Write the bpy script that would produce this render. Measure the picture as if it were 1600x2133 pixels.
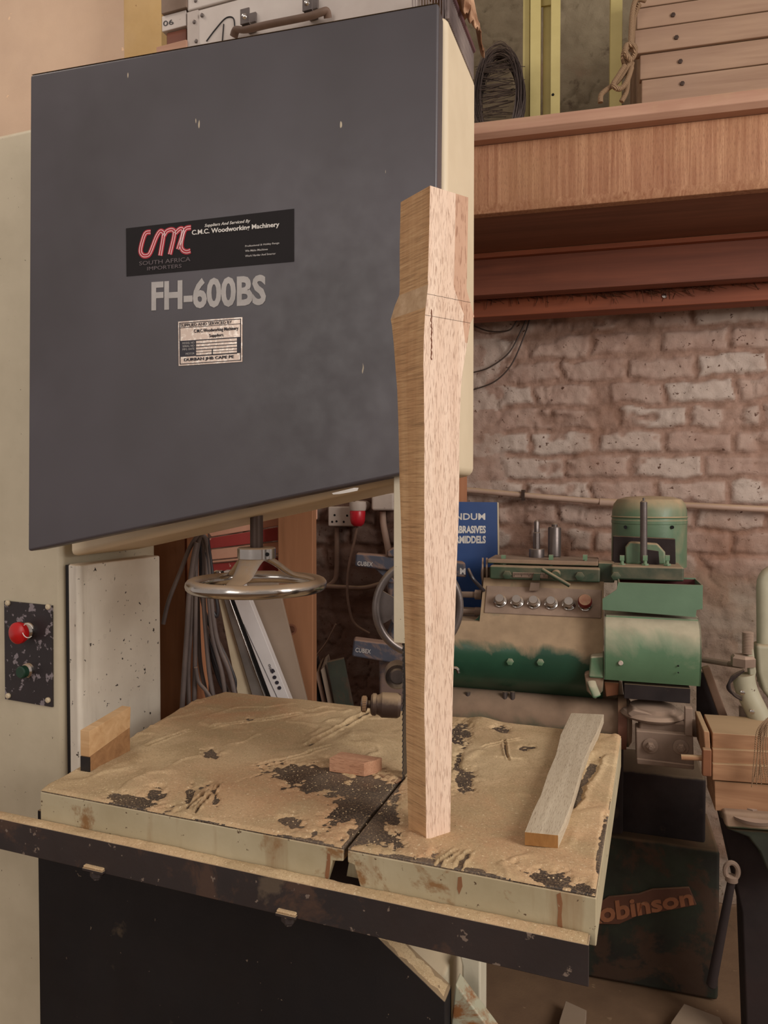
import bpy, bmesh, math, random
import numpy as np
from mathutils import Vector, Matrix
random.seed(7); rng = np.random.default_rng(7)
for o in list(bpy.data.objects): bpy.data.objects.remove(o)
S = bpy.context.scene; C = S.collection
# ------------------------------------------------ camera, world, lights, exposure
F, CX, CY, HOR, CAMZ = 1500.0, 800.0, 1066.5, 1030.0, 1.40
PITCH = math.atan((CY-HOR)/F)
cd = bpy.data.cameras.new('camera'); cam = bpy.data.objects.new('camera', cd); C.objects.link(cam)
cam.location = (0, 0, CAMZ); cam.rotation_euler = (math.pi/2-PITCH, 0, 0)
cd.sensor_fit = 'VERTICAL'; cd.sensor_height = 36; cd.sensor_width = 27; cd.lens = F/2133*36; cd.clip_start = .02
S.camera = cam
S.view_settings.view_transform = 'Standard'; S.view_settings.look = 'None'
S.view_settings.gamma = 1; S.view_settings.use_curve_mapping = False
S.view_settings.exposure = 0.0
W = bpy.data.worlds.new('world'); S.world = W; W.use_nodes = True
W.node_tree.nodes['Background'].inputs[0].default_value = (1.0, .87, .79, 1)
W.node_tree.nodes['Background'].inputs[1].default_value = .42
def area(name, loc, target, sx, sy, power, col):
    d = bpy.data.lights.new(name, 'AREA'); d.shape = 'RECTANGLE'; d.size = sx; d.size_y = sy; d.energy = power; d.color = col
    o = bpy.data.objects.new(name, d); C.objects.link(o); o.location = loc
    o.rotation_euler = (Vector(target)-Vector(loc)).to_track_quat('-Z', 'Y').to_euler(); return o
area('window_light', (2.3, -.6, 2.35), (.1, 1.3, 1.2), 1.3, 1.5, 68, (1, .94, .88))
area('fill_light', (-1.7, -1.6, 2.3), (-.2, 1.3, 1.2), 1.2, 1.8, 20, (1, .94, .88))  # weak fill lamp added behind camera left, not a real doorway
area('ceiling_lamp_light', (-1.3, 1.2, 3.1), (-1.2, 2.2, 2.2), .5, .5, 5, (1, .86, .74))

# ------------------------------------------------ frames and rays
def ray(px, py):
    x = (px-CX)/F; y = -(py-CY)/F
    return Vector((x, math.cos(PITCH)+y*math.sin(PITCH), -math.sin(PITCH)+y*math.cos(PITCH)))
EYE = Vector((0, 0, CAMZ))
def at(px, py, Y):
    r = ray(px, py); return EYE + r*(Y/r.y)
class Fr:
    def __init__(s, o, deg):
        a = math.radians(deg); s.a = a
        s.m = Matrix.Translation(o) @ Matrix.Rotation(-a, 4, 'Z'); s.i = s.m.inverted()
    def L(s, p): return s.i @ Vector(p)
    def G(s, u, v, w): return s.m @ Vector((u, v, w))
    def _h(s, px, py, k, c):
        o = s.i @ EYE; d = s.i.to_3x3() @ ray(px, py); t = (c-o[k])/d[k]; return o+d*t
    def hv(s, px, py, v): p = s._h(px, py, 1, v); return (p.x, p.z)
    def hw(s, px, py, w): p = s._h(px, py, 2, w); return (p.x, p.y)
    def hu(s, px, py, u): p = s._h(px, py, 0, u); return (p.y, p.z)
FM = Fr((.0952, 1.123, 0), 20)      # bandsaw body
FD = Fr((.0803, 1.075, 0), 14.5)    # upper door, ajar
FT = Fr((.236, .8055, 0), 20.8)     # table
FW = Fr((.765, 2.55, 0), 15)        # back wall
FG = Fr((.39, 1.95, 0), 17)         # green machine
F0 = Fr((0, 0, 0), 0)
TZ = .95

# ------------------------------------------------ mesh builder
class M:
    def __init__(s): s.v = []; s.f = []; s.mi = []; s.cur = 0
    def add(s, vs, fs):
        b = len(s.v); s.v += [tuple(v) for v in vs]; s.f += [tuple(b+i for i in f) for f in fs]; s.mi += [s.cur]*len(fs); return s
    def box(s, a0, a1, b0, b1, c0, c1):
        return s.add([(x, y, z) for x in (a0, a1) for y in (b0, b1) for z in (c0, c1)],
            [(0,1,3,2),(4,6,7,5),(0,4,5,1),(2,3,7,6),(0,2,6,4),(1,5,7,3)])
    def prism(s, pts, ax, a, b, pts2=None):
        pts2 = pts2 or pts; n = len(pts)
        def mk(p, c):
            return (p[0], c, p[1]) if ax == 'v' else ((c, p[0], p[1]) if ax == 'u' else (p[0], p[1], c))
        vs = [mk(p, a) for p in pts]+[mk(p, b) for p in pts2]
        fs = [tuple(range(n)), tuple(range(2*n-1, n-1, -1))]+[(i, (i+1) % n, n+(i+1) % n, n+i) for i in range(n)]
        return s.add(vs, fs)
    def loft(s, rings, cap=True, closed=False):
        n = len(rings[0]); vs = [p for r in rings for p in r]; fs = []; m = len(rings)
        for i in range(m if closed else m-1):
            for j in range(n):
                fs.append((i*n+j, i*n+(j+1) % n, ((i+1) % m)*n+(j+1) % n, ((i+1) % m)*n+j))
        if cap and not closed: fs += [tuple(range(n)), tuple(range((m-1)*n+n-1, (m-1)*n-1, -1))]
        return s.add(vs, fs)
    def tube(s, pts, r, n=8, closed=False, flat=1.0):
        pts = [Vector(p) for p in pts]; m = len(pts); rs = r if isinstance(r, (list, tuple)) else [r]*m
        rings = []; prev = None
        for i in range(m):
            if closed: t = pts[(i+1) % m]-pts[i-1]
            else: t = pts[min(i+1, m-1)]-pts[max(i-1, 0)]
            t = t.normalized() if t.length > 1e-9 else Vector((0, 0, 1))
            if prev is None:
                h = Vector((0, 0, 1)) if abs(t.z) < .9 else Vector((1, 0, 0)); x = t.cross(h).normalized()
            else: x = (prev-t*prev.dot(t)).normalized()
            prev = x; y = t.cross(x)
            rings.append([pts[i]+x*(rs[i]*math.cos(2*math.pi*k/n))+y*(rs[i]*flat*math.sin(2*math.pi*k/n)) for k in range(n)])
        return s.loft(rings, closed=closed)
    def cyl(s, p0, p1, r0, r1=None, n=24): return s.tube([p0, p1], [r0, r1 if r1 is not None else r0], n)
    def lathe(s, prof, o, ax, n=32):
        ax = Vector(ax).normalized(); h = Vector((0, 0, 1)) if abs(ax.z) < .9 else Vector((1, 0, 0))
        x = ax.cross(h).normalized(); y = ax.cross(x); o = Vector(o)
        return s.loft([[o+ax*t+x*(max(r, 1e-4)*math.cos(2*math.pi*k/n))+y*(max(r, 1e-4)*math.sin(2*math.pi*k/n)) for k in range(n)] for r, t in prof])
    def grid(s, P):   # P[i][j] points
        a = len(P); b = len(P[0]); return s.add([p for r in P for p in r], [(i*b+j, i*b+j+1, (i+1)*b+j+1, (i+1)*b+j) for i in range(a-1) for j in range(b-1)])
def pipe_path(pts, rad=.03, k=6):
    pts = [Vector(p) for p in pts]; out = [pts[0]]
    for i in range(1, len(pts)-1):
        a, b, c = pts[i-1], pts[i], pts[i+1]; d1 = (a-b); d2 = (c-b); r = min(rad, d1.length*.45, d2.length*.45)
        p = b+d1.normalized()*r; q = b+d2.normalized()*r
        for j in range(k+1): t = j/k; out.append(p*(1-t)**2+b*2*t*(1-t)+q*t*t)
    out.append(pts[-1]); return out
def spline(pts, k=8):
    P = [Vector(p) for p in pts]; out = []
    for i in range(len(P)-1):
        a = P[max(i-1, 0)]; b = P[i]; c = P[i+1]; d = P[min(i+2, len(P)-1)]
        for j in range(k):
            t = j/k; out.append(.5*((2*b)+(c-a)*t+(2*a-5*b+4*c-d)*t*t+(3*b-a-3*c+d)*t**3))
    out.append(P[-1]); return out
def obj(name, m, mat, fr=F0, parent=None, bev=0, seg=2, ang=32, label=None, smooth=True):
    vs = np.array(m.v, dtype=float); mn = vs.min(0); mx = vs.max(0)
    if parent is not None and fr is not F0 or parent is None:
        c = np.array([(mn[0]+mx[0])/2, (mn[1]+mx[1])/2, mn[2]])
    else: c = np.array([(mn[0]+mx[0])/2, (mn[1]+mx[1])/2, mn[2]])
    me = bpy.data.meshes.new(name); me.from_pydata([tuple(p) for p in (vs-c)], [], m.f)
    b = bmesh.new(); b.from_mesh(me); bmesh.ops.recalc_face_normals(b, faces=b.faces); b.to_mesh(me); b.free()
    mats = mat if isinstance(mat, list) else [mat]
    for q in mats: me.materials.append(q)
    if len(mats) > 1: me.polygons.foreach_set('material_index', m.mi)
    if smooth:
        me.polygons.foreach_set('use_smooth', [True]*len(me.polygons)); me.set_sharp_from_angle(angle=math.radians(ang))
    me.update()
    o = bpy.data.objects.new(name, me); C.objects.link(o)
    wm = fr.m @ Matrix.Translation(Vector(c))
    if parent is not None:
        o.parent = parent; o.matrix_local = WM[parent.name].inverted() @ wm
    else: o.matrix_world = wm
    WM[o.name] = wm
    if bev:
        d = o.modifiers.new('bevel', 'BEVEL'); d.width = bev; d.segments = seg; d.limit_method = 'ANGLE'; d.angle_limit = math.radians(40); d.harden_normals = True
    if label: o['label'] = label
    return o
WM = {}
def empty(name, fr, loc):
    o = bpy.data.objects.new(name, None); C.objects.link(o); wm = fr.m @ Matrix.Translation(Vector(loc)); o.matrix_world = wm; WM[o.name] = wm; o.empty_display_size = .05; return o
def tag(o, label, cat, group=None, kind=None):
    o['label'] = label; o['category'] = cat
    if group: o['group'] = group
    if kind: o['kind'] = kind
    return o
def struct(o): o['kind'] = 'structure'; return o
def dup(root, M2, label=None, children=None):
    r = root.copy(); C.objects.link(r); r.matrix_world = M2; WM[r.name] = M2
    for ch in [c for c in bpy.data.objects if c.parent is root]:
        c = ch.copy(); C.objects.link(c); c.parent = r; c.matrix_local = ch.matrix_local.copy()
    if label: r['label'] = label
    return r
def text(name, body, mat, fr, L, R, B, T, v, parent, bold=.012, shear=0, ext=.0004, label=None, quad=None):
    """lettering filling the rectangle L..R, B..T of the plane v of frame fr (facing -v); quad = 4 local corner points (bl, br, tr, tl)"""
    cu = bpy.data.curves.new(name, 'FONT'); cu.body = body; cu.size = 1; cu.offset = bold; cu.shear = shear; cu.resolution_u = 3; cu.align_x = 'LEFT'
    t = bpy.data.objects.new(name, cu); C.objects.link(t); dg = bpy.context.evaluated_depsgraph_get(); dg.update()
    me = bpy.data.meshes.new_from_object(t.evaluated_get(dg)); vs = [p.co.copy() for p in me.vertices]; fs = [tuple(p.vertices) for p in me.polygons]
    bpy.data.objects.remove(t)
    x0 = min(p.x for p in vs); x1 = max(p.x for p in vs); y0 = min(p.y for p in vs); y1 = max(p.y for p in vs)
    m = M(); out = []
    for p in vs:
        a = (p.x-x0)/(x1-x0); b = (p.y-y0)/(y1-y0)
        if quad:
            q = [Vector(k) for k in quad]; out.append(tuple((q[0]*(1-a)+q[1]*a)*(1-b)+(q[3]*(1-a)+q[2]*a)*b))
        else: out.append((L+(R-L)*a, v, B+(T-B)*b))
    m.add(out, fs)
    o = obj(name, m, mat, fr, parent, smooth=False, label=label)
    s = o.modifiers.new('thickness', 'SOLIDIFY'); s.thickness = ext; s.offset = 0
    return o
def ptext(name, body, mat, fr, v, bl, br, tr, tl, parent, **k):
    q = [fr.hv(*p, v) for p in (bl, br, tr, tl)]
    return text(name, body, mat, fr, 0, 0, 0, 0, v, parent, quad=[(a, v, b) for a, b in q], **k)

# ------------------------------------------------ materials
def lin(c): return tuple(((x/255)/12.92 if x/255 <= .04045 else ((x/255+.055)/1.055)**2.4) for x in c)+(1,)
class N:
    def __init__(s, name, rough=.6, metal=0, spec=.5):
        s.m = bpy.data.materials.new(name); s.m.use_nodes = True; s.t = s.m.node_tree; s.b = s.t.nodes['Principled BSDF']
        s.b.inputs['Roughness'].default_value = rough; s.b.inputs['Metallic'].default_value = metal; s.b.inputs['Specular IOR Level'].default_value = spec
        s.tc = s.t.nodes.new('ShaderNodeTexCoord'); s.o = s.tc.outputs['Object']
    def n(s, t, **k):
        x = s.t.nodes.new(t)
        for a, b in k.items(): setattr(x, a, b)
        return x
    def put(s, sock, val):
        if hasattr(val, 'links') or isinstance(val, bpy.types.NodeSocket): s.t.links.new(val, sock)
        else: sock.default_value = val
    def map(s, sc=(1, 1, 1), rot=(0, 0, 0), loc=(0, 0, 0), src=None):
        x = s.n('ShaderNodeMapping'); s.t.links.new(src or s.o, x.inputs[0]); x.inputs['Scale'].default_value = sc; x.inputs['Rotation'].default_value = rot; x.inputs['Location'].default_value = loc; return x.outputs[0]
    def noise(s, scale, detail=4, rough=.55, vec=None, dist=0):
        x = s.n('ShaderNodeTexNoise'); s.t.links.new(vec or s.o, x.inputs['Vector']); x.inputs['Scale'].default_value = scale; x.inputs['Detail'].default_value = detail; x.inputs['Roughness'].default_value = rough; x.inputs['Distortion'].default_value = dist; return x.outputs['Fac']
    def vor(s, scale, vec=None, feat='F1'):
        x = s.n('ShaderNodeTexVoronoi', feature=feat); s.t.links.new(vec or s.o, x.inputs['Vector']); x.inputs['Scale'].default_value = scale; return x.outputs['Distance']
    def wave(s, scale, dist=2, vec=None, dir='X', detail=2, dscale=1):
        x = s.n('ShaderNodeTexWave', bands_direction=dir); s.t.links.new(vec or s.o, x.inputs['Vector']); x.inputs['Scale'].default_value = scale; x.inputs['Distortion'].default_value = dist; x.inputs['Detail'].default_value = detail; x.inputs['Detail Scale'].default_value = dscale; return x.outputs['Fac']
    def rmp(s, f, a, b, lo=0.0, hi=1.0):
        x = s.n('ShaderNodeMapRange'); s.put(x.inputs[0], f); x.inputs[1].default_value = a; x.inputs[2].default_value = b; x.inputs[3].default_value = lo; x.inputs[4].default_value = hi; return x.outputs[0]
    def math(s, op, a, b=0.0):
        x = s.n('ShaderNodeMath', operation=op); s.put(x.inputs[0], a); s.put(x.inputs[1], b); return x.outputs[0]
    def mix(s, f, a, b, mode='MIX'):
        x = s.n('ShaderNodeMix', data_type='RGBA', blend_type=mode); s.put(x.inputs[0], f); s.put(x.inputs[6], a); s.put(x.inputs[7], b); return x.outputs[2]
    def attr(s, name): x = s.n('ShaderNodeAttribute', attribute_name=name); return x.outputs['Fac']
    def nz(s):
        g = s.n('ShaderNodeNewGeometry'); x = s.n('ShaderNodeSeparateXYZ'); s.t.links.new(g.outputs['Normal'], x.inputs[0]); return x.outputs[2]
    def bump(s, h, strength=.3, dist=.002, prev=None):
        x = s.n('ShaderNodeBump'); x.inputs['Strength'].default_value = strength; x.inputs['Distance'].default_value = dist; s.put(x.inputs['Height'], h)
        if prev is not None: s.t.links.new(prev, x.inputs['Normal'])
        return x.outputs[0]
    def out(s, col=None, rough=None, nrm=None, metal=None):
        if col is not None: s.put(s.b.inputs['Base Color'], col)
        if rough is not None: s.put(s.b.inputs['Roughness'], rough)
        if nrm is not None: s.put(s.b.inputs['Normal'], nrm)
        if metal is not None: s.put(s.b.inputs['Metallic'], metal)
        return s.m
DUSTC = (188, 160, 124)
def paint(name, c, c2=None, rough=.45, metal=0, dust=0.0, specks=None, sp=.62, spscale=90, dustc=DUSTC, streak=0, bump=.15, grime=None, g=.58, gs=6, spec=.5):
    x = N(name, rough, metal, spec); c2 = c2 or tuple(int(k*.88) for k in c)
    col = x.mix(x.rmp(x.noise(5, 5, .6), .35, .65), lin(c), lin(c2)); r = x.rmp(x.noise(12, 5), .3, .7, rough*.85, min(1, rough*1.25))
    if grime: col = x.mix(x.rmp(x.noise(gs, 8, .68, dist=.4), g, g+.07), col, lin(grime))
    if streak: col = x.mix(x.math('MULTIPLY', x.rmp(x.noise(14, 6, .6, x.map((1, 1, .12))), .55, .72), streak), col, lin(grime or (120, 85, 55)))
    if specks: col = x.mix(x.rmp(x.noise(spscale, 3, .6), sp, sp+.03), col, lin(specks))
    f = None
    if dust:
        f = x.math('MULTIPLY', x.rmp(x.math('ADD', x.nz(), x.rmp(x.noise(7, 6, .65), .3, .7, -.35, .35)), .25, .75), dust)
        col = x.mix(f, col, lin(dustc)); r = x.mix(f, r, (.95,)*3+(1,))
        if metal: x.out(metal=x.rmp(f, 0, 1, metal, 0))
    return x.out(col, r, x.bump(x.noise(160, 3), bump, .001))
def wood(name, c, c2, axis='X', grain=60, rough=.75, pores=None, dust=0, stretch=.05, saw=None, bump=.35, low=None):
    x = N(name, rough, 0, .25); sc = {'X': (stretch, 1, 1), 'Y': (1, stretch, 1), 'Z': (1, 1, stretch)}[axis]
    v = x.map(sc)
    a = x.noise(grain, 5, .6, v, .6); b = x.noise(grain*.25, 3, .5, v, 1.2)
    col = x.mix(x.rmp(a, .35, .68), lin(c), lin(c2)); col = x.mix(x.rmp(b, .35, .7, 0, .55), col, lin(c2))
    col = x.mix(x.rmp(x.noise(6, 3), .4, .7, 0, .35), col, lin(low or c2))
    h = a
    if pores:
        p = x.rmp(x.noise(grain*16, 2, .5, x.map(tuple(k if k == 1 else stretch*1.4 for k in sc))), .57, .64)
        col = x.mix(x.math('MULTIPLY', p, .6), col, lin(pores)); h = x.math('SUBTRACT', a, p)
    if saw:
        rot = (math.radians(6), math.radians(-8), 0)
        sv = x.map((.05, .05, 1) if saw == 'Z' else (1, .05, .05), rot)
        w1 = x.noise(420, 3, .7, sv); col = x.mix(x.rmp(w1, .48, .72, 0, .6), col, lin(tuple(int(k*.62) for k in c2)))
        col = x.mix(x.rmp(w1, .28, .44, .4, 0), col, lin((226, 196, 150))); h = x.math('ADD', h, x.math('MULTIPLY', w1, 1.5))
    if dust:
        f = x.math('MULTIPLY', x.rmp(x.math('ADD', x.nz(), x.rmp(x.noise(9, 6, .65), .3, .7, -.3, .3)), .4, .8), dust); col = x.mix(f, col, lin(DUSTC))
    return x.out(col, None, x.bump(h, bump, .0015))
def flat(name, c, rough=.5, metal=0, spec=.5, emit=None):
    x = N(name, rough, metal, spec); n_ = x.noise(40, 4); return x.out(x.mix(x.rmp(n_, .3, .7), lin(c), lin(tuple(int(k*.9) for k in c))))
m_door = (lambda x: x.out(
    x.mix(x.rmp(x.noise(55, 2, .5, x.map((1, 1, .35))), .757, .772), x.mix(x.rmp(x.noise(3, 3), .35, .65), lin((82, 77, 82)), lin((71, 66, 69))), lin((190, 175, 150))),
    x.rmp(x.noise(30, 5), .3, .7, .36, .46), x.bump(x.noise(700, 2), .12, .0004)))(N('gunmetal_paint', .4, 0, .5))
m_doorlow = paint('dark_lower_paint', (38, 34, 34), (31, 28, 29), .6, 0, .6, (120, 105, 90), .72, 60, spec=.25)
m_cream = paint('cream_enamel', (212, 200, 174), (196, 184, 158), .38, 0, .5, (70, 55, 45), .70, 110, grime=(158, 128, 90), g=.66, gs=4)
m_creamspot = paint('chipped_cream_enamel', (238, 230, 214), (222, 212, 196), .3, 0, .6, (52, 44, 40), .665, 70, grime=(118, 96, 68), g=.64, gs=5, streak=.35)
m_side = paint('clean_cream_enamel', (226, 208, 178), (216, 198, 168), .5, 0, .4, (110, 85, 60), .74, 90)
m_tableside = paint('stained_cream_paint', (190, 178, 148), (168, 154, 122), .5, 0, .3, (92, 72, 52), .67, 85, grime=(140, 104, 66), g=.59, gs=9, streak=.8)
m_iron = (lambda x: x.out(x.mix(x.rmp(x.noise(330, 5, .75), .50, .66), x.mix(x.rmp(x.noise(9, 5, .6), .4, .6), lin((62, 54, 50)), lin((104, 90, 78))), lin((168, 144, 112))), x.rmp(x.noise(20, 4), .4, .6, .35, .7), x.bump(x.noise(220, 3), .2, .001)))(N('dusty_cast_iron', .5, .25))
m_rail = paint('painted_black_steel', (58, 48, 46), (46, 40, 40), .5, .1, .8, (128, 112, 100), .66, 60, grime=(78, 58, 48), g=.55, gs=12)
m_dust = (lambda x: x.out(x.mix(x.rmp(x.noise(300, 5, .8), .36, .50, .45, 0), x.mix(x.rmp(x.noise(240, 3, .7), .60, .68), x.mix(x.rmp(x.noise(9, 6, .65, dist=.6), .42, .62), x.mix(x.rmp(x.noise(2.3, 3), .42, .6), lin((218, 192, 152)), lin((200, 160, 122))), lin((192, 166, 128))), lin((236, 214, 176))), lin((142, 112, 82))),
    .95, x.bump(x.noise(70, 6, .65, dist=.5), .25, .002, x.bump(x.noise(620, 4, .8), .9, .0011))))(N('sawdust', .95, 0, .1))
m_leg_l = wood('bandsawn_oak_face', (210, 172, 128), (182, 140, 98), 'Z', 34, .8, None, saw='Z', bump=.5, low=(182, 128, 88))
m_leg_r = wood('pale_oak_face', (236, 212, 190), (220, 190, 166), 'Z', 60, .7, (160, 122, 100), bump=.5, stretch=.05, low=(230, 198, 178))
m_leg_p = wood('pink_oak_lamination', (214, 178, 152), (186, 144, 118), 'Z', 30, .72, (140, 96, 74), bump=.4, stretch=.08)
m_leg_e = wood('oak_shoulder_grain', (214, 184, 150), (178, 146, 112), 'X', 60, .75, None, stretch=.25)
m_plank = wood('grey_oak_plank', (208, 194, 170), (184, 168, 144), 'Y', 80, .75, (150, 130, 108), stretch=.04)
m_plankend = wood('oak_end_grain', (170, 124, 72), (140, 98, 54), 'Z', 90, .8, None, stretch=.5)
m_block = wood('pale_offcut_wood', (220, 184, 140), (190, 150, 106), 'X', 50, .75, None, stretch=.12)
m_blockd = wood('brown_offcut_wood', (176, 134, 92), (142, 104, 70), 'X', 60, .8, None, stretch=.2)
m_pink = wood('pinkish_offcut_wood', (206, 160, 128), (176, 128, 98), 'X', 60, .75, (130, 84, 62), stretch=.08)
m_black = flat('black_paint', (26, 22, 24), .5)
m_rubber = flat('black_rubber', (40, 36, 38), .6)
m_hole = flat('dark_hole', (10, 8, 8), .9)
m_chrome = paint('dusty_chrome', (205, 200, 196), (170, 164, 158), .16, 1.0, .85, dustc=(176, 144, 108), bump=.02)
m_alu = paint('brushed_aluminium', (196, 190, 186), (160, 154, 150), .32, .9, .35, bump=.05)
m_steel = paint('grey_steel', (122, 112, 108), (92, 84, 82), .38, .7, .5)
m_darksteel = paint('oily_dark_steel', (84, 66, 56), (62, 48, 42), .42, .5, .6)
m_brass = paint('dull_brass', (140, 100, 66), (104, 74, 50), .5, .6, .5)
m_red = flat('glossy_red_plastic', (196, 24, 24), .3)
m_redcap = flat('crimson_cap_plastic', (206, 34, 48), .35)
m_green_btn = flat('dark_green_plastic', (28, 62, 44), .4)
m_white = flat('white_lettering', (232, 226, 218), .5)
m_greytx = flat('grey_lettering', (186, 180, 176), .5)
m_sticker = flat('black_sticker', (26, 20, 22), .6, spec=.25)
m_logo_r = flat('red_logo', (186, 22, 44), .45); m_logo_w = flat('pale_pink_line', (250, 215, 215), .45)
m_plate = (lambda x: x.out(x.mix(x.rmp(x.noise(120, 4, .7), .5, .62), lin((206, 186, 172)), lin((240, 228, 216))), x.rmp(x.noise(25, 3), .3, .7, .28, .5)))(N('silver_foil_plate', .35, .6))
m_platetx = flat('navy_print', (42, 36, 48), .5)
m_blade = paint('blade_steel', (110, 104, 100), (74, 68, 66), .35, .8)
m_wallboard = paint('tan_plaster', (208, 180, 154), (198, 170, 146), .85, 0, 0, (232, 196, 160), .72, 40, bump=.3)
m_ypost = paint('yellow_pine_board', (186, 154, 104), (170, 138, 90), .75, 0, .3, (110, 66, 36), .69, 60, grime=(148, 108, 66), g=.66, gs=8)
m_brick = None
m_fascia = wood('laminated_fascia', (198, 150, 116), (150, 98, 70), 'Z', 110, .55, (110, 66, 44), stretch=.03, bump=.3, low=(186, 146, 106))
m_edge = wood('dusty_pink_timber', (196, 156, 132), (170, 128, 106), 'X', 30, .8, None, dust=.5, stretch=.06)
m_soffit = wood('dark_brown_soffit', (140, 92, 70), (112, 72, 54), 'X', 20, .6, None, stretch=.05)
m_beam = wood('red_brown_beam', (138, 82, 62), (108, 64, 50), 'X', 30, .55, None, dust=.5, stretch=.05)
m_ledger = wood('orange_brown_timber', (158, 88, 60), (122, 68, 48), 'X', 30, .6, None, dust=.6, stretch=.05)
m_crate = wood('worn_brown_board', (172, 142, 118), (144, 114, 94), 'X', 26, .7, None, dust=.6, stretch=.08, low=(158, 130, 112))
m_yellow = paint('yellow_rack_paint', (208, 192, 128), (190, 174, 112), .5, 0, .3, (90, 76, 50), .70, 50, bump=.05)
m_rope = (lambda x: x.out(x.mix(x.rmp(x.wave(160, 1, None, 'DIAGONAL'), .3, .7), lin((190, 158, 126)), lin((132, 104, 80))), .95, x.bump(x.wave(160, 1, None, 'DIAGONAL'), .8, .002)))(N('jute_rope', .95, 0, .1))
m_wire = paint('rusty_grey_wire', (92, 78, 72), (62, 52, 50), .55, .5, .3)
m_trunk = paint('grey_white_painted_tin', (206, 196, 188), (186, 174, 166), .4, .15, .2, (120, 100, 90), .71, 60, grime=(160, 138, 124), g=.66)
m_leather = flat('brown_leather', (112, 88, 74), .7)
m_burlap = (lambda x: x.out(x.mix(x.rmp(x.noise(16, 6), .4, .65), lin((196, 158, 128)), lin((120, 84, 62))), .95, x.bump(x.noise(300, 3), .5, .001)))(N('burlap_cloth', .95, 0, .05))
m_lattice = paint('silvery_grid_steel', (186, 172, 166), (120, 106, 104), .45, .3, .4)
m_orange = wood('orange_pine', (190, 134, 98), (166, 108, 76), 'Z', 26, .65, None, stretch=.06)
m_ochre = wood('ochre_pine_post', (160, 112, 80), (134, 92, 64), 'Z', 24, .7, None, stretch=.06)
m_rib = paint('flaking_red_paint', (166, 62, 58), (142, 50, 48), .6, 0, .3, (214, 170, 150), .68, 40)
m_ribp = paint('faded_pink_paint', (216, 166, 140), (196, 142, 118), .7, 0, .4, (150, 70, 60), .68, 40)
m_cable = paint('dusty_grey_cable', (122, 108, 102), (84, 74, 74), .5, 0, .7, dustc=(186, 156, 128))
m_cabledark = paint('dark_cable', (52, 48, 52), (38, 35, 40), .4, 0, .6, dustc=(168, 140, 116))
m_greybox = paint('grey_plastic', (206, 190, 178), (186, 170, 158), .5, 0, .3, (90, 60, 50), .70, 80)
m_pvc = paint('dusty_white_conduit', (196, 166, 148), (172, 142, 124), .55, 0, .6)
m_pvcd = paint('grimy_conduit', (150, 120, 102), (112, 86, 72), .6, 0, .5)
m_blue = paint('blue_card', (44, 78, 136), (38, 68, 122), .42, 0, .3, bump=.02)
m_bluedk = paint('dusty_blue_iron', (70, 72, 84), (58, 60, 72), .7, 0, .9, dustc=(150, 118, 98), grime=(116, 94, 84), g=.46)
m_greybrown = paint('grey_brown_board', (146, 128, 112), (138, 118, 100), .7, 0, .2)
m_creamrail = paint('cream_plastic_strip', (214, 198, 168), (196, 178, 148), .5, 0, .3)
m_boxw = paint('white_carton', (214, 208, 206), (198, 190, 186), .55, 0, .2, bump=.03)
m_dustfloor = paint('dusty_concrete', (128, 100, 74), (112, 86, 64), .95, 0, 0, (146, 118, 90), .70, 30, bump=.6, grime=(92, 76, 56), g=.6, gs=3)
def machinegreen(name, g, g2, lo=-.15, hi=.45, amp=.35, dustc=(178, 152, 122), rough=.3, sc=5):
    x = N(name, rough, 0, .5); col = x.mix(x.rmp(x.noise(4, 4), .4, .6), lin(g), lin(g2))
    f = x.rmp(x.math('ADD', x.nz(), x.rmp(x.noise(sc, 7, .6, dist=.5), .3, .7, -amp, amp)), lo, hi)
    dc = x.mix(x.rmp(x.noise(20, 5), .35, .65), lin(dustc), lin(tuple(int(k*.9) for k in dustc)))
    return x.out(x.mix(f, col, dc), x.rmp(f, 0, 1, rough, .95), x.bump(x.noise(130, 4), .2, .001))
m_green = machinegreen('dusty_deep_green_enamel', (50, 92, 70), (42, 78, 60), .1, .35, .35)
m_gblock = machinegreen('dark_green_iron', (62, 82, 60), (54, 68, 52), -.1, .9, .35, rough=.5)
m_gpale = machinegreen('pale_green_sheet', (104, 138, 106), (90, 122, 92), -.1, .5, .35, (190, 180, 154), .4)
m_gtray = machinegreen('mint_green_sheet', (104, 132, 106), (92, 118, 94), .2, .9, .25, (150, 140, 110), .45)
m_gmotor = machinegreen('motor_green_paint', (104, 130, 102), (88, 112, 86), -.05, .6, .35, (184, 158, 124), .35)
m_gdust = machinegreen('thickly_dusty_green', (70, 96, 72), (56, 78, 60), -.7, .0, .5, (156, 130, 108), .6)
m_gdark = paint('grimy_dark_green_casting', (50, 56, 42), (38, 34, 28), .8, 0, .4, grime=(70, 50, 36), g=.5, dustc=(140, 108, 76))
m_trayin = paint('rust_red_inside', (92, 42, 40), (70, 32, 32), .9, 0, .3)
m_gdustd = paint('dusty_grey_casting', (150, 128, 112), (118, 98, 84), .85, 0, .8, dustc=(176, 150, 130))
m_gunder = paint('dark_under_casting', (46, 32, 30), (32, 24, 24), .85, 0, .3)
m_palegreen = paint('pale_sage_frame', (178, 172, 148), (156, 150, 128), .4, 0, .5, (90, 70, 56), .69, 60)
m_copper = paint('copper_letters', (186, 126, 92), (150, 98, 70), .55, .3, .3)
m_redcopper = paint('red_brown_letterplate', (110, 70, 52), (88, 56, 42), .7, 0, .2)
m_rusty = paint('rusty_iron', (150, 98, 66), (112, 70, 48), .8, .2, .5)
m_twood = wood('dusty_orange_blockwood', (180, 138, 104), (144, 104, 76), 'X', 30, .8, None, dust=.8, stretch=.1)
m_debris = wood('brown_twigs', (116, 74, 52), (78, 48, 36), 'X', 60, .9)
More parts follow.
